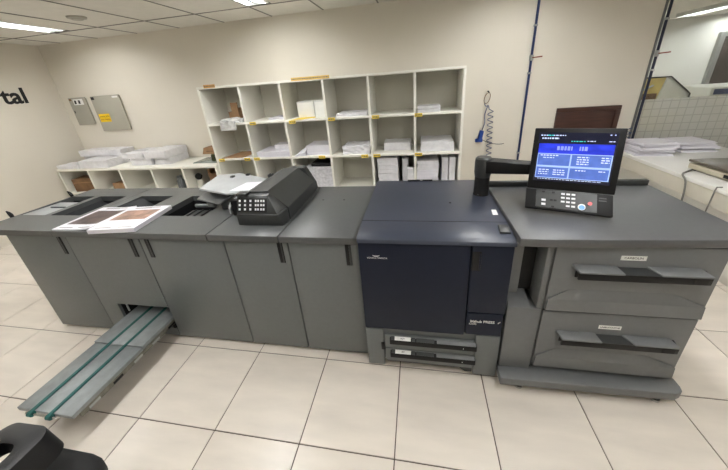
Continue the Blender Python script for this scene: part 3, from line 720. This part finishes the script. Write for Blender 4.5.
GRP = {}
def stack(name, label, cat, x0, x1, y0, y1, z0, h, n=6, m=PAPER, rz=0, jit=.004, group='paper on the shelves'):
    """a pile of sheets: thin slabs that do not line up perfectly"""
    mb = MB(); w, d = x1-x0, y1-y0
    for k in range(n):
        dx, dy = random.uniform(-jit, jit), random.uniform(-jit, jit)
        mb.box(-w/2+dx, w/2+dx, -d/2+dy, d/2+dy, h*k/n+.0003, h*(k+1)/n-.0006)
    mb.box(-w/2+.006, w/2-.006, -d/2+.006, d/2-.006, 0, h-.002)
    o = mb.build(name, m, None, smooth=False)
    o.location = ((x0+x1)/2, (y0+y1)/2, z0); o.rotation_euler = (0, 0, rz)
    return tag(o, label, cat, group)
def wrapped(name, label, cat, x0, x1, y0, y1, z0, h, m=WRAP, amp=.006, rz=0, group='paper on the shelves', seed=0):
    """a ream in crinkled wrapping: bevelled, subdivided block with wrinkles"""
    w, d = x1-x0, y1-y0
    bm = bmesh.new(); bmesh.ops.create_cube(bm, size=1)
    bmesh.ops.scale(bm, vec=(w, d, h), verts=bm.verts); bmesh.ops.translate(bm, vec=(0, 0, h/2), verts=bm.verts)
    bmesh.ops.bevel(bm, geom=list(bm.edges), offset=min(h*.18, .008), segments=2, affect='EDGES', profile=.5)
    bmesh.ops.subdivide_edges(bm, edges=[e for e in bm.edges if e.calc_length() > .03], cuts=7, use_grid_fill=True)
    for v in bm.verts:
        nv = noise.noise_vector(Vector(v.co)*28+Vector((seed*3.1, seed*1.7, 0)))
        v.co += nv*amp
        if v.co.z < .004: v.co.z = 0
    me = bpy.data.meshes.new(name); bm.to_mesh(me); bm.free(); me.materials.append(m)
    o = bpy.data.objects.new(name, me); COL.objects.link(o)
    o.location = ((x0+x1)/2, (y0+y1)/2, z0); o.rotation_euler = (0, 0, rz)
    return tag(o, label, cat, group)
R1, R2, R3 = 1.340+tk/2, .884+tk/2, .43+tk/2
# top row, left to right
bag = thing('plastic_bag', 'crumpled clear plastic bag hanging over the top-left pigeonhole edge', 'bag', (.78, 2.2, R1))
for o in (wrapped('bag_body', '', '', .60, .93, 2.115, 2.31, R1, .045, PLAST, .02, seed=3, group=None),
          wrapped('hanging_flap', '', '', .64, .84, 2.055, 2.095, R1-.085, .11, PLAST, .012, seed=8, group=None)):
    del o['label'], o['category']
    o.parent = bag; o.location -= bag.location
bx = MB().box(.665, .76, 2.33, 2.35, R1, R1+.235).box(.60, .664, 2.35, 2.52, R1, R1+.12).box(.665, .76, 2.351, 2.52, R1, R1+.16)
solo(bx, 'cardboard_box', CARD, 'open brown cardboard box in the top-left pigeonhole', 'box')
stack('paper_stack', 'thin white paper stack in the second pigeonhole of the top row', 'paper', 1.23, 1.47, 2.22, 2.55, R1, .025, 3)
for (x0, x1, l) in ((1.64, 1.855, 'white carton in the top row, left of its twin behind the yellow sheet'), (1.868, 2.018, 'narrow white carton in the top row, right of its twin')):
    t = thing('white_carton', l, 'box', ((x0+x1)/2, 2.38, R1), group='white cartons in the top row')
    B(x0, x1, 2.22, 2.52, R1, R1+.195).build('carton', WHT, t, bevel=.004); B(x0+.01, x1-.01, 2.219, 2.2205, R1+.187, R1+.1885).build('lid_seam', INKG, t)
ys = MB().hexa([(1.60,2.065,R1+.001),(1.74,2.09,R1+.001),(1.86,2.22,R1+.001),(1.66,2.24,R1+.001),(1.60,2.065,R1+.004),(1.74,2.09,R1+.004),(1.86,2.22,R1+.012),(1.66,2.24,R1+.01)])
solo(ys, 'yellow_sheet', YEL, 'yellow sheet lying in front of the white cartons on the shelf', 'paper', smooth=False)
wrapped('paper_pack', 'thin clear-wrapped paper pack in the fourth pigeonhole of the top row', 'paper', 2.16, 2.53, 2.13, 2.45, R1, .04, WRAP, .008, seed=5)
for k in range(2): stack('paper_ream', ('white paper ream alone in the top-right pigeonhole, lower one', 'white paper ream alone in the top-right pigeonhole, upper one')[k], 'paper', 3.11, 3.36, 2.13, 2.32, R1+.036*k, .034, 5, WRAP, jit=.003)
# second row
cs = MB().hexa([(.50,2.105,R2+.001),(.80,2.12,R2+.001),(.95,2.36,R2+.03),(.66,2.36,R2+.03),(.50,2.105,R2+.006),(.80,2.12,R2+.006),(.95,2.36,R2+.035),(.66,2.36,R2+.035)])
solo(cs, 'cardboard_sheet', CARD, 'flat brown cardboard sheet in the second-row pigeonhole at far left', 'cardboard', smooth=False)
stack('paper_stack', 'small white paper stack behind the brown cardboard sheet', 'paper', .70, .92, 2.42, 2.56, R2, .035, 3)
stack('paper_stack', 'wide white sheet stack in the second pigeonhole of the second row', 'paper', 1.03, 1.485, 2.11, 2.50, R2, .07, 7)
stack('paper_stack', 'small stack of leaflets on top of the wide white sheet stack', 'paper', 1.22, 1.44, 2.25, 2.45, R2+.07, .06, 5, WRAP, rz=.03)
stack('paper_stack', 'tall white paper stack in the third pigeonhole of the second row', 'paper', 1.71, 2.02, 2.15, 2.48, R2, .12, 8)
fs = MB().hexa([(1.56,2.10,R2),(1.70,2.11,R2),(1.71,2.30,R2),(1.66,2.32,R2),(1.56,2.10,R2+.012),(1.70,2.11,R2+.05),(1.71,2.30,R2+.11),(1.66,2.32,R2+.09)])
solo(fs, 'folded_sheet', PAPER, 'folded white sheet leaning on the tall paper stack', 'paper', smooth=False)
wrapped('paper_pack', 'crumpled clear-wrapped paper pack in the fourth pigeonhole of the second row', 'paper', 2.19, 2.53, 2.13, 2.46, R2, .10, WRAP, .014, seed=11)
wrapped('paper_pack', 'wrapped white ream set back in the fifth pigeonhole of the second row', 'paper', 2.69, 3.03, 2.26, 2.52, R2, .10, WRAP, .006, seed=13)
wrapped('paper_pack', 'large shiny wrapped ream in the right pigeonhole of the second row', 'paper', 3.15, 3.53, 2.15, 2.55, R2, .115, WRAP, .008, seed=17)
# third row
stack('printed_stack', 'stack of printed sheets under a black folder, third row behind the feeder', 'paper', 1.66, 2.02, 2.12, 2.45, R3, .30, 12, PRINT, jit=.006)
solo(B(1.74, 2.02, 2.15, 2.42, R3+.30, R3+.345), 'black_folder', BLK, 'black folder on the printed sheet stack', 'folder', bevel=.004)
stack('paper_stack', 'low white stack in the third row behind the feeder hood', 'paper', 1.06, 1.42, 2.15, 2.5, R3, .12, 6)
for k in range(4): stack('paper_ream', f'white ream in a column behind the press at left, {("lowest", "second from below", "third from below", "topmost")[k]}', 'paper', 2.62, 2.87, 2.14, 2.45, R3+.098*k, .095, 2, WRAP, jit=.004, rz=random.uniform(-.02, .02))
wrapped('paper_pack', 'upright white ream beside the ream column behind the press', 'paper', 2.92, 2.99, 2.20, 2.5, R3, .36, WRAP, .003, seed=19)
wrapped('paper_pack', 'white pack in front of the upright ream behind the press', 'paper', 2.98, 3.066, 2.105, 2.195, R3, .26, WRAP, .003, seed=21)
for k in range(3): stack('paper_ream', f'white ream in the third-row right pigeonhole pile, {("lowest", "middle", "topmost")[k]}', 'paper', 3.105, 3.36, 2.13, 2.46, R3+.115*k, .112, 3, WRAP if k == 2 else PAPER, jit=.006)
for k in range(2): wrapped('paper_pack', ('upright ream at the right of the third-row pile, left one', 'upright ream at the right of the third-row pile, right one')[k], 'paper', 3.40+.085*k, 3.475+.085*k, 2.17, 2.5, R3, .37, WRAP, .003, seed=23+k)

# ------------------------------------------------------------------ low cabinet left of the shelf
LY, LYB, LZ = 2.07, 2.605, .815
lc_ = thing('low_cabinet', 'low white open cabinet along the back wall, left of the tall shelf', 'cabinet', (-.97, 2.35, 0))
LX0, LX1 = -2.34, .405
lcx = [LX0+.013, -1.775, -1.205, -.655, -.14, LX1-.013]
B(LX0-.005, LX1, LY-.01, LYB, LZ-.032, LZ).build('top_board', MELA, lc_, bevel=.002)
B(LX0, LX0+tk, LY, LYB, 0, LZ-.032).build('side_panel', MELA, lc_); B(LX1-tk, LX1, LY, LYB, 0, LZ-.032).build('side_panel', MELA, lc_)
B(LX0+tk, LX1-tk, LYB-.012, LYB, .04, LZ-.032).build('back_board', MELAB, lc_)
for z in (.42, .05): B(LX0+tk, LX1-tk, LY+.001, LYB-.012, z-tk/2, z+tk/2).build('shelf_board', MELA, lc_)
for x in lcx[1:-1]:
    for (z0, z1) in ((.063, .407), (.433, LZ-.032)): B(x-tk/2, x+tk/2, LY+.0005, LYB-.012, z0, z1).build('divider', MELA, lc_)
L1 = .433
GL = 'paper packs on the low cabinet'
wrapped('paper_pack', 'flat white paper pack at the far left end of the low cabinet', 'paper', -2.335, -1.93, 2.08, 2.33, LZ, .05, WRAP, .008, seed=31, group=GL)
wrapped('paper_pack', 'white paper pack in front, second from the left on the low cabinet', 'paper', -1.90, -1.40, 2.09, 2.42, LZ, .113, WRAP, .006, seed=33, group=GL, rz=.03)
wrapped('paper_pack', 'white paper pack at the back under the top left pack', 'paper', -2.25, -1.40, 2.44, 2.60, LZ, .115, WRAP, .004, seed=34, group=GL)
wrapped('paper_pack', 'topmost long white pack of the left pile on the low cabinet', 'paper', -2.20, -1.40, 2.36, 2.60, LZ+.118, .095, WRAP, .008, seed=35, group=GL)
wrapped('paper_pack', 'lower left pack of the right pile on the low cabinet', 'paper', -1.06, -.70, 2.17, 2.57, LZ, .10, WRAP, .006, seed=36, group=GL)
wrapped('paper_pack', 'upper left pack of the right pile on the low cabinet', 'paper', -1.16, -.79, 2.15, 2.57, LZ+.103, .085, WRAP, .009, seed=37, group=GL)
wrapped('paper_pack', 'lower right pack of the right pile on the low cabinet', 'paper', -.68, -.42, 2.20, 2.58, LZ, .10, WRAP, .004, seed=38, group=GL)
wrapped('paper_pack', 'upper right pack of the right pile on the low cabinet', 'paper', -.77, -.42, 2.15, 2.59, LZ+.103, .10, WRAP, .004, seed=39, group=GL)
solo(B(-1.10, -.88, 2.3, 2.36, LZ+.192, LZ+.199), 'grey_booklet', PRINT, 'narrow grey strip on top of the right paper pile', 'paper', smooth=False)
solo(B(-.05, .36, 2.20, 2.52, LZ, LZ+.012), 'metal_plate', mat('green_grey_plate', (150, 160, 154), .2, .3), 'flat grey-green plate on the low cabinet beside the shelf', 'plate', bevel=.002)
jr = thing('jar', 'small dark olive jar under the brown carton beside the tall shelf', 'jar', (.25, 2.30, LZ))
MB().tube([(.25,2.30,LZ+.012),(.25,2.30,LZ+.017),(.25,2.30,LZ+.09),(.25,2.30,LZ+.10)], [.045,.05,.05,.04], 16).build('glass_body', mat('olive_glass', (60, 64, 40), .2), jr)
MB().cyl((.25,2.30,LZ+.10), (.25,2.30,LZ+.125), .042, n=16).build('lid', mat('olive_lid', (96, 92, 56), .4), jr)
cb = thing('cardboard_box', 'small brown carton lying on the jar beside the tall shelf', 'box', (.25, 2.30, LZ+.125))
MB().hexa([(.13,2.22,LZ+.125),(.40,2.22,LZ+.125),(.40,2.38,LZ+.125),(.13,2.38,LZ+.125),(.17,2.22,LZ+.215),(.40,2.22,LZ+.215),(.40,2.38,LZ+.215),(.17,2.38,LZ+.215)]).build('box_body', CARD, cb, bevel=.003)
B(.20, .39, 2.219, 2.2202, LZ+.16, LZ+.17).build('tape', CARDD, cb)
# inside the low cabinet
cbx = thing('cardboard_box', 'old brown cardboard box tilted in the leftmost low cabinet compartment', 'box', (-2.0, 2.24, L1), (0, 0, .18))
B(-.23, .15, -.10, .12, 0, .205).build('box_body', CARDD, cbx, bevel=.003, local=True); B(-.23, .15, -.1005, -.099, .14, .15).build('tape', CARD, cbx, local=True)
solo(B(-1.60, -1.25, 2.2, 2.5, L1, L1+.10), 'cardboard_box', CARD, 'low brown box in the second low cabinet compartment', 'box', bevel=.004)
for k, (x, y, h) in enumerate(((-.37, 2.20, .20), (-.29, 2.16, .225), (-.21, 2.19, .21))):
    bt = thing('bottle', ('grey bottle in the low cabinet, left of three', 'grey bottle in the low cabinet, middle of three', 'pale bottle in the low cabinet, right of three')[k], 'bottle', (x, y, L1), group='bottles in the low cabinet')
    gm = mat('bottle_grey', (96, 100, 102), .3) if k < 2 else mat('bottle_pale', (190, 192, 190), .3)
    MB().tube([(x,y,L1),(x,y,L1+.005),(x,y,L1+h*.65),(x,y,L1+h*.8),(x,y,L1+h*.82)], [.034,.037,.037,.016,.015], 14).build('body', gm, bt)
    MB().cyl((x,y,L1+h*.82), (x,y,L1+h), .019, n=12).build('cap', gm, bt)
bb = thing('black_knob_bottle', 'dark bottle with a round black stopper in the rightmost low compartment', 'bottle', (-.068, 2.25, L1))
MB().tube([(-.068,2.25,L1),(-.068,2.25,L1+.005),(-.068,2.25,L1+.09),(-.068,2.25,L1+.13)], [.045,.05,.05,.03], 14).build('body', MWHT, bb)
MB().tube([(-.068,2.25,L1+.13),(-.068,2.25,L1+.14),(-.068,2.25,L1+.175),(-.068,2.25,L1+.21),(-.068,2.25,L1+.225)], [.02,.038,.05,.038,.01], 14).build('stopper', BLK, bb)
solo(MB().box(.10, .36, 2.25, 2.55, L1, L1+.22).box(.10, .14, 2.25, 2.55, L1+.22, L1+.28), 'cardboard_box', CARDD, 'dark brown box in the rightmost low cabinet compartment', 'box', bevel=.003)

# ------------------------------------------------------------------ on the walls
tm = Matrix.Translation((XL+.0, 2.065, 1.872)) @ Matrix(((0, 0, 1, 0), (1, 0, 0, 0), (0, 1, 0, 0), (0, 0, 0, 1)))
o = text('tal', .285, tm, INK, 'wall_lettering', ext=.004, bold=.007)
tag(o, 'black sign lettering "tal" on the left wall', 'lettering')
def wallbox(x0, x1, z0, z1, label):
    t = thing('electrical_panel', label, 'electrical panel', ((x0+x1)/2, YB, z0), group='grey electrical panels')
    B(x0+.012, x1-.012, YB-.022, YB, z0+.012, z1-.012).build('box', PANELG, t, bevel=.003)
    dd = B(x0, x1, YB-.036, YB-.022, z0, z1).build('door', PANELG, t, bevel=.004)
    return t, dd
w1, d1 = wallbox(-2.25, -1.935, 1.395, 1.808, 'small grey electrical panel on the wall, nearest the corner')
B(-2.17, -1.985, YB-.0375, YB-.036, 1.70, 1.785).build('label_card', WHT, d1, smooth=False)
for x in (-2.135, -2.06): MB().prism([(x-.018, 1.715), (x+.018, 1.715), (x+.022, 1.765), (x-.012, 1.77)], 'y', YB-.0385, YB-.0375).build('pictogram', INK, d1)
B(-2.235, -2.195, YB-.0375, YB-.036, 1.765, 1.795).build('corner_sticker', CARDD, d1, smooth=False)
B(-2.222, -2.212, YB-.042, YB-.036, 1.58, 1.62).build('key_lock', BLK, d1)
w2, d2 = wallbox(-1.83, -1.305, 1.285, 1.806, 'larger grey electrical panel with a yellow warning label')
B(-1.80, -1.60, YB-.0375, YB-.036, 1.425, 1.545).build('warning_label', mat('warning_yellow', (240, 200, 20), .5), d2, smooth=False)
text('ATENCION', .036, face_y(-1.70, YB-.0378, 1.505), INK, 'lettering', d2); text('ALTA TENSION', .026, face_y(-1.70, YB-.0378, 1.46), RED, 'lettering', d2)
B(-1.43, -1.33, YB-.0375, YB-.036, 1.765, 1.79).build('label_card', WHT, d2, smooth=False)
B(-1.815, -1.765, YB-.042, YB-.036, 1.755, 1.795).build('key_lock', BLK, d2)
# compressed-air pipes
def airpipe(x, m, label, zv, zb):
    t = thing('air_pipe', label, 'pipe', (x, YB, zb), group='air pipes on the back wall')
    y = YB-.025
    MB().cyl((x, y, zb), (x, y, ZC), .013, n=12).build('pipe', m, t)
    for z in (zb+.12, zv-.16, zv+.32): 
        if z < ZC-.05: B(x-.017, x+.017, y-.016, YB, z-.01, z+.01).build('clamp', ALU, t, bevel=.002)
    v = MB().cyl((x, y, zv-.03), (x, y, zv+.03), .022, n=12).build('valve', ALU, t)
    MB().hexa([(x,y-.035,zv-.006),(x+.10,y-.04,zv-.002),(x+.10,y-.03,zv-.002),(x,y-.022,zv-.006),(x,y-.035,zv+.006),(x+.10,y-.04,zv+.012),(x+.10,y-.03,zv+.012),(x,y-.022,zv+.006)]).build('valve_lever', RED, v)
airpipe(4.385, BLUEP, 'blue compressed-air pipe running down the wall left of the brown board', 1.835, .62)
airpipe(5.625, DBLUE, 'dark blue air pipe beside the edge of the glass partition', 1.775, .62)
def coil(x, y, z0, z1, r, turns, pre=[], post=[]):
    p = list(pre)
    n = turns*10
    for k in range(n+1):
        a = 2*math.pi*k/10; s_ = k/n
        p.append((x+r*math.cos(a)+.03*s_, y+r*.5*math.sin(a), z1+(z0-z1)*s_))
    return p+list(post)
hs = thing('coiled_air_hose', 'slate blue coiled air hose with blue blow gun hanging on the back wall', 'hose', (3.99, YB, .62))
hy = YB-.045
MB().tube(smoothpath([(3.95, YB, 1.505), (3.95, hy, 1.505), (3.955, hy-.01, 1.485)], 3), .007, 8).build('hook', BLK, hs)
MB().tube([(3.942+.032*math.cos(a)+.012*math.sin(a), hy, 1.43+.062*math.sin(a)) for a in [2*math.pi*k/24 for k in range(24)]], .004, 6, closed=True).build('hanging_loop', CARDD, hs)
MB().tube(smoothpath([(3.915, hy, 1.37), (3.935, hy, 1.335), (3.96, hy, 1.345), (3.975, hy, 1.30)], 4)+coil(3.995, hy, .62, 1.27, .032, 10), .0052, 6).build('coil', HOSE, hs)
MB().tube(smoothpath([(3.955, hy, 1.335), (3.93, hy, 1.24), (3.935, hy-.01, 1.14), (3.91, hy-.01, 1.05)], 5), .006, 6).build('drop_hose', HOSE, hs)
gn = MB().hexa([(3.865,hy-.03,.935),(3.915,hy-.03,.925),(3.915,hy+.01,.925),(3.865,hy+.01,.935),(3.885,hy-.03,1.05),(3.935,hy-.03,1.04),(3.935,hy+.01,1.04),(3.885,hy+.01,1.05)]).build('blow_gun', GUN, hs, bevel=.008)
B(3.835, 3.925, hy-.03, hy+.01, .90, .945).build('gun_grip', GUN, gn, bevel=.01)
MB().tube(smoothpath([(3.925, hy, .925), (4.02, hy, .88), (4.13, hy, .862), (4.19, hy, .868)], 5), .004, 6).build('nozzle_tube', BLK, gn)
h2 = thing('coiled_air_hose', 'slate blue coiled air hose beside the dark pipe behind the console', 'hose', (5.56, YB, .5))
MB().tube(coil(5.545, YB-.05, .52, 1.0, .032, 8), .0055, 6).build('coil', HOSE, h2)
B(5.50, 5.56, YB-.075, YB-.03, .70, .77).build('connector', GUN, h2, bevel=.008)
MB().tube(smoothpath([(5.49, YB-.05, .74), (5.53, YB-.05, .735), (5.62, YB-.05, .73)], 4), .006, 6).build('cross_tube', BLK, h2)
h3 = thing('air_fitting', 'small black and blue pipe fitting on the wall behind the console arm', 'fitting', (4.30, YB, .62))
MB().tube(smoothpath([(4.385, YB-.03, .63), (4.36, YB-.05, .60), (4.30, YB-.05, .60), (4.25, YB-.05, .62)], 4), .014, 8).build('elbow', BLUEP, h3)
B(4.20, 4.27, YB-.075, YB-.0, .58, .65).build('regulator', BLK, h3, bevel=.01)
# brown board
br = thing('wooden_board', 'dark reddish-brown wooden board mounted on the wall behind the console', 'board', (5.08, YB, .60))
bx0, bx1, bz0, bz1 = 4.752, 5.425, .60, 1.262
B(bx0+.045, bx1-.045, YB-.02, YB, bz0+.045, bz1-.045).build('centre_panel', WOOD, br, bevel=.002)
for a in ((bx0, bx1, bz1-.05, bz1), (bx0, bx1, bz0, bz0+.05)): B(a[0], a[1], YB-.034, YB, a[2], a[3]).build('frame_rail', WOOD, br, bevel=.005)
for a in ((bx0, bx0+.05), (bx1-.05, bx1)): B(a[0], a[1], YB-.034, YB, bz0+.05, bz1-.05).build('frame_stile', WOOD, br, bevel=.005)
MB().cyl((bx1-.075, YB-.04, .97), (bx1-.075, YB-.01, .97), .012, n=10).build('knob', CARDD, br)

# ------------------------------------------------------------------ counter by the glass, with paper and a balance
CZ = .80
ct = thing('white_counter', 'white counter running along the glass partition at the right', 'counter', (5.75, 1.45, 0))
B(5.335, 6.35, .35, 2.53, CZ-.035, CZ).build('counter_top', OFFW, ct, bevel=.006)
B(5.345, 5.375, .38, 2.53, CZ-.16, CZ-.035).build('apron', CREAM, ct, bevel=.003)
B(5.50, 6.30, .45, 2.53, .10, CZ-.035).build('cabinet_body', OFFW, ct, bevel=.004)
B(5.56, 6.28, .50, 2.51, 0, .10).build('plinth', OFFW, ct)
def pile(label, x0, x1, y0, y1, n, seed):
    t = thing('paper_pile', label, 'paper', ((x0+x1)/2, (y0+y1)/2, CZ), group='paper piles on the counter')
    rr = random.Random(seed); z = CZ
    for k in range(n):
        h = rr.uniform(.017, .025); dx, dy = rr.uniform(-.03, .03), rr.uniform(-.028, .028); a = rr.uniform(-.15, .06)
        m = MB().box(-(x1-x0)/2, (x1-x0)/2, -(y1-y0)/2, (y1-y0)/2, 0, h*.55).box(-(x1-x0)/2+.012, (x1-x0)/2-.010, -(y1-y0)/2+.014, (y1-y0)/2-.01, h*.55, h)
        m.xf(Matrix.Translation(((x0+x1)/2+dx, (y0+y1)/2+dy, z)) @ Matrix.Rotation(a, 4, 'Z')).build('sheaf', PAPER, t, smooth=False); z += h
    return t
pile('larger pile of white paper sheaves on the counter beside the console', 5.39, 5.72, 2.05, 2.36, 6, 4)
pile('smaller pile of white paper sheaves on the counter, further right', 5.82, 6.15, 2.17, 2.46, 5, 9)
sc_ = thing('balance', 'beige bench balance with a brown steel pan on the white counter', 'balance', (5.68, 1.38, CZ), (0, 0, .03))
B(-.20, .26, -.25, .22, .012, .062).build('housing', SCALEB, sc_, bevel=.008, local=True)
B(-.205, .255, -.255, .225, .072, .092).build('pan', SCALET, sc_, bevel=.005, local=True)
B(-.05, .05, -.05, .05, .06, .074).build('pan_support', GDRK, sc_, local=True)
B(-.206, -.1995, -.20, -.10, .025, .05).build('display', BLK, sc_, local=True)
for (x, y) in ((-.17, -.2), (-.17, .18), (.22, -.2), (.22, .18)): MB().cyl((x, y, 0), (x, y, .014), .014, n=10).build('foot', BLK, sc_, local=True)
e0 = at(681, 203, x=5.318)
o = MB().tube(smoothpath([at(695, 169, z=.812), at(687, 171.5, z=.809), Vector((5.322, at(682, 176, x=5.322).y, .808)), Vector((5.316, e0.y+.03, .76)), Vector((5.316, e0.y, .6)), (5.316, e0.y, .30), (5.318, e0.y, .008)], 5), .007, 8).build('power_cable', CABLE, None)
tag(o, 'grey power cable hanging over the counter edge from the balance', 'cable')
e1 = at(726, 166, x=5.325); e2 = at(705, 213, x=5.325)
o = MB().tube([(5.36, e1.y, CZ+.005), (5.327, e1.y, CZ+.006), (5.322, e1.y, CZ-.02), (5.322, e2.y, .5), (5.322, e2.y, .01)], .0045, 8).build('thin_cable', CABLE, None)
tag(o, 'thin grey cable hanging straight down the counter front', 'cable')
solo(B(6.08, 6.28, 1.62, 1.90, CZ, CZ+.10), 'grey_case', GPFU, 'grey case on the counter at the right edge of the picture', 'case', bevel=.01)

# machine in the room behind the glass
my = 3.6
q = lambda px, py: at(px, py, y=my)
a_, b_, c_ = q(643, 79), q(671, 79), q(691, 92)
base_z = 0
mc = thing('cutting_machine', 'yellow and white machine standing behind the glass partition', 'machine', ((a_.x+c_.x)/2, my+.3, 0))
B(a_.x-.25, a_.x+.18, my, my+.6, 0, .78).build('pedestal', MYEL, mc, bevel=.01)
B(c_.x-.3, c_.x-.05, my, my+.6, 0, .78).build('pedestal', MWHT, mc, bevel=.01)
B(a_.x-.3, c_.x, my-.05, my+.65, .78, .98).build('table_body', MYEL, mc, bevel=.01)
MB().prism([(a_.x-.3, .98), (b_.x-.12, .98), (b_.x-.02, a_.z-.02), (b_.x-.02, a_.z), (a_.x-.3, a_.z)], 'y', my+.05, my+.5).build('yellow_hood', MYEL, mc, bevel=.008)
MB().prism([(b_.x-.11, .98), (c_.x+.01, .98), (c_.x+.01, c_.z), (b_.x+.02, a_.z), (b_.x-.015, a_.z), (b_.x-.015, a_.z-.03)], 'y', my+.04, my+.5).build('white_cover', MWHT, mc, bevel=.008)
MB().tube([(a_.x-.3, my+.03, a_.z+.006), (b_.x+.02, my+.03, a_.z+.006), (c_.x-.03, my+.03, c_.z+.02), (c_.x+.015, my+.03, c_.z-.02), (c_.x+.015, my+.03, c_.z-.18)], .009, 8).build('edge_trim', BLK, mc)
g0 = q(650, 88)
MB().tube([(g0.x-.05, my+.045, g0.z-.03), (g0.x, my+.03, g0.z), (g0.x+.05, my+.03, g0.z+.03)], .012, 8).build('lever', SILV, mc)
B(g0.x-.08, g0.x+.12, my+.02, my+.05, g0.z-.16, g0.z-.08).build('control_plate', CARDD, mc, bevel=.004)
wb = q(712, 87)
wt = thing('white_device', 'white device with a dark blue panel behind the glass at the right edge', 'device', (wb.x+.3, my+.3, 0))
B(wb.x-.0, wb.x+.7, my, my+.6, .72, wb.z).build('body', MWHT, wt, bevel=.03)
B(wb.x+.04, wb.x+.6, my-.004, my+.002, wb.z-.10, wb.z-.03).build('blue_panel', mat('device_blue', (44, 62, 110), .4), wt)
B(wb.x+.05, wb.x+.65, my+.05, my+.55, 0, .72).build('stand', GREY, wt)
ps = q(676, 106); ps2 = q(696, 140)
po = thing('white_banner', 'plain white roll-up banner standing behind the frosted film', 'banner', (ps.x+.12, my-.15, 0))
B(ps.x-.04, ps.x+.28, my-.22, my-.10, 0, .07).build('banner_base', ALU, po, bevel=.01)
B(ps.x-.02, ps.x+.26, my-.163, my-.157, .07, ps.z+.02).build('banner_sheet', WHT, po, smooth=False)
B(ps.x-.03, ps.x+.27, my-.168, my-.152, ps.z+.02, ps.z+.04).build('top_bar', ALU, po, bevel=.003)

# ------------------------------------------------------------------ black office chair at the bottom left corner
ch = thing('office_chair', 'black office chair at the lower left corner, mostly out of the picture', 'chair', (1.76, -1.14, 0))
def rrect(x0, x1, y0, y1, r, n=6):
    pts = []
    for (cx, cy, a0) in ((x1-r, y1-r, 0), (x0+r, y1-r, 90), (x0+r, y0+r, 180), (x1-r, y0+r, 270)):
        for k in range(n+1):
            a = math.radians(a0+90*k/n); pts.append((cx+r*math.cos(a), cy+r*math.sin(a)))
    return pts
def pad(x0, x1, y0, y1, z0, z1, r, name, m, bev):
    return MB().prism(rrect(x0, x1, y0, y1, r), 'z', z0, z1).build(name, m, ch, bevel=bev, seg=4)
pad(1.50, 2.00, -1.42, -.848, .385, .485, .14, 'seat', CHAIRF, .04)
pad(1.53, 2.00, -1.39, -.88, .345, .388, .12, 'seat_shell', CHAIR, .012)
# open loop armrest: flat ring pad with a skirt and an upright
out_, inn = rrect(1.585, 1.805, -1.17, -.868, .05), rrect(1.642, 1.748, -1.09, -.932, .035)
n = len(out_); m = MB()
def lz(p): return .652 - .10*max(0, 1.72-p[0])         # the pad dips slightly outwards
top_o = [(x, y, lz((x, y))-.006) for x, y in out_]; top_i = [(x, y, lz((x, y))-.004) for x, y in inn]
mid = [((a[0]+b[0])/2, (a[1]+b[1])/2, lz(((a[0]+b[0])/2, 0))+.004) for a, b in zip(out_, inn)]
low_o = [(x+(.03 if x > 1.75 else 0), y, .56 if x > 1.70 else .60) for x, y in out_]; low_i = [(x, y, .585) for x, y in inn]
m.v = top_o+mid+top_i+low_i+low_o
for k in range(n):
    j = (k+1) % n
    for a in range(5):
        b = (a+1) % 5
        m.f.append((a*n+k, a*n+j, b*n+j, b*n+k))
m.build('armrest', CHAIR, ch)
MB().tube(smoothpath([(1.70, -1.13, .60), (1.66, -1.14, .50), (1.62, -1.14, .42), (1.62, -1.14, .36)], 4), .028, 10).build('armrest_post', CHAIR, ch)
pad(1.52, 2.02, -1.50, -1.43, .58, 1.02, .03, 'backrest', CHAIRF, .025)
MB().tube(smoothpath([(1.77, -1.2, .35), (1.77, -1.42, .36), (1.77, -1.50, .46), (1.77, -1.48, .62)], 5), .028, 10).build('back_support', CHAIR, ch)
MB().tube([(1.76,-1.14,.06),(1.76,-1.14,.20),(1.76,-1.14,.201),(1.76,-1.14,.35)], [.032,.032,.018,.018], 14).build('gas_column', CHAIR, ch)
for k in range(5):
    a = 2*math.pi*k/5+.1; ex, ey = 1.76+.25*math.cos(a), -1.14+.25*math.sin(a)
    MB().tube([(1.76,-1.14,.10),(1.76+.13*math.cos(a),-1.14+.13*math.sin(a),.09),(ex,ey,.072)], [.03,.024,.016], 10).build('base_leg', CHAIR, ch)
    MB().cyl((ex-.02*math.sin(a), ey+.02*math.cos(a), .028), (ex+.02*math.sin(a), ey-.02*math.cos(a), .028), .028, n=16).build('caster', BLK, ch)
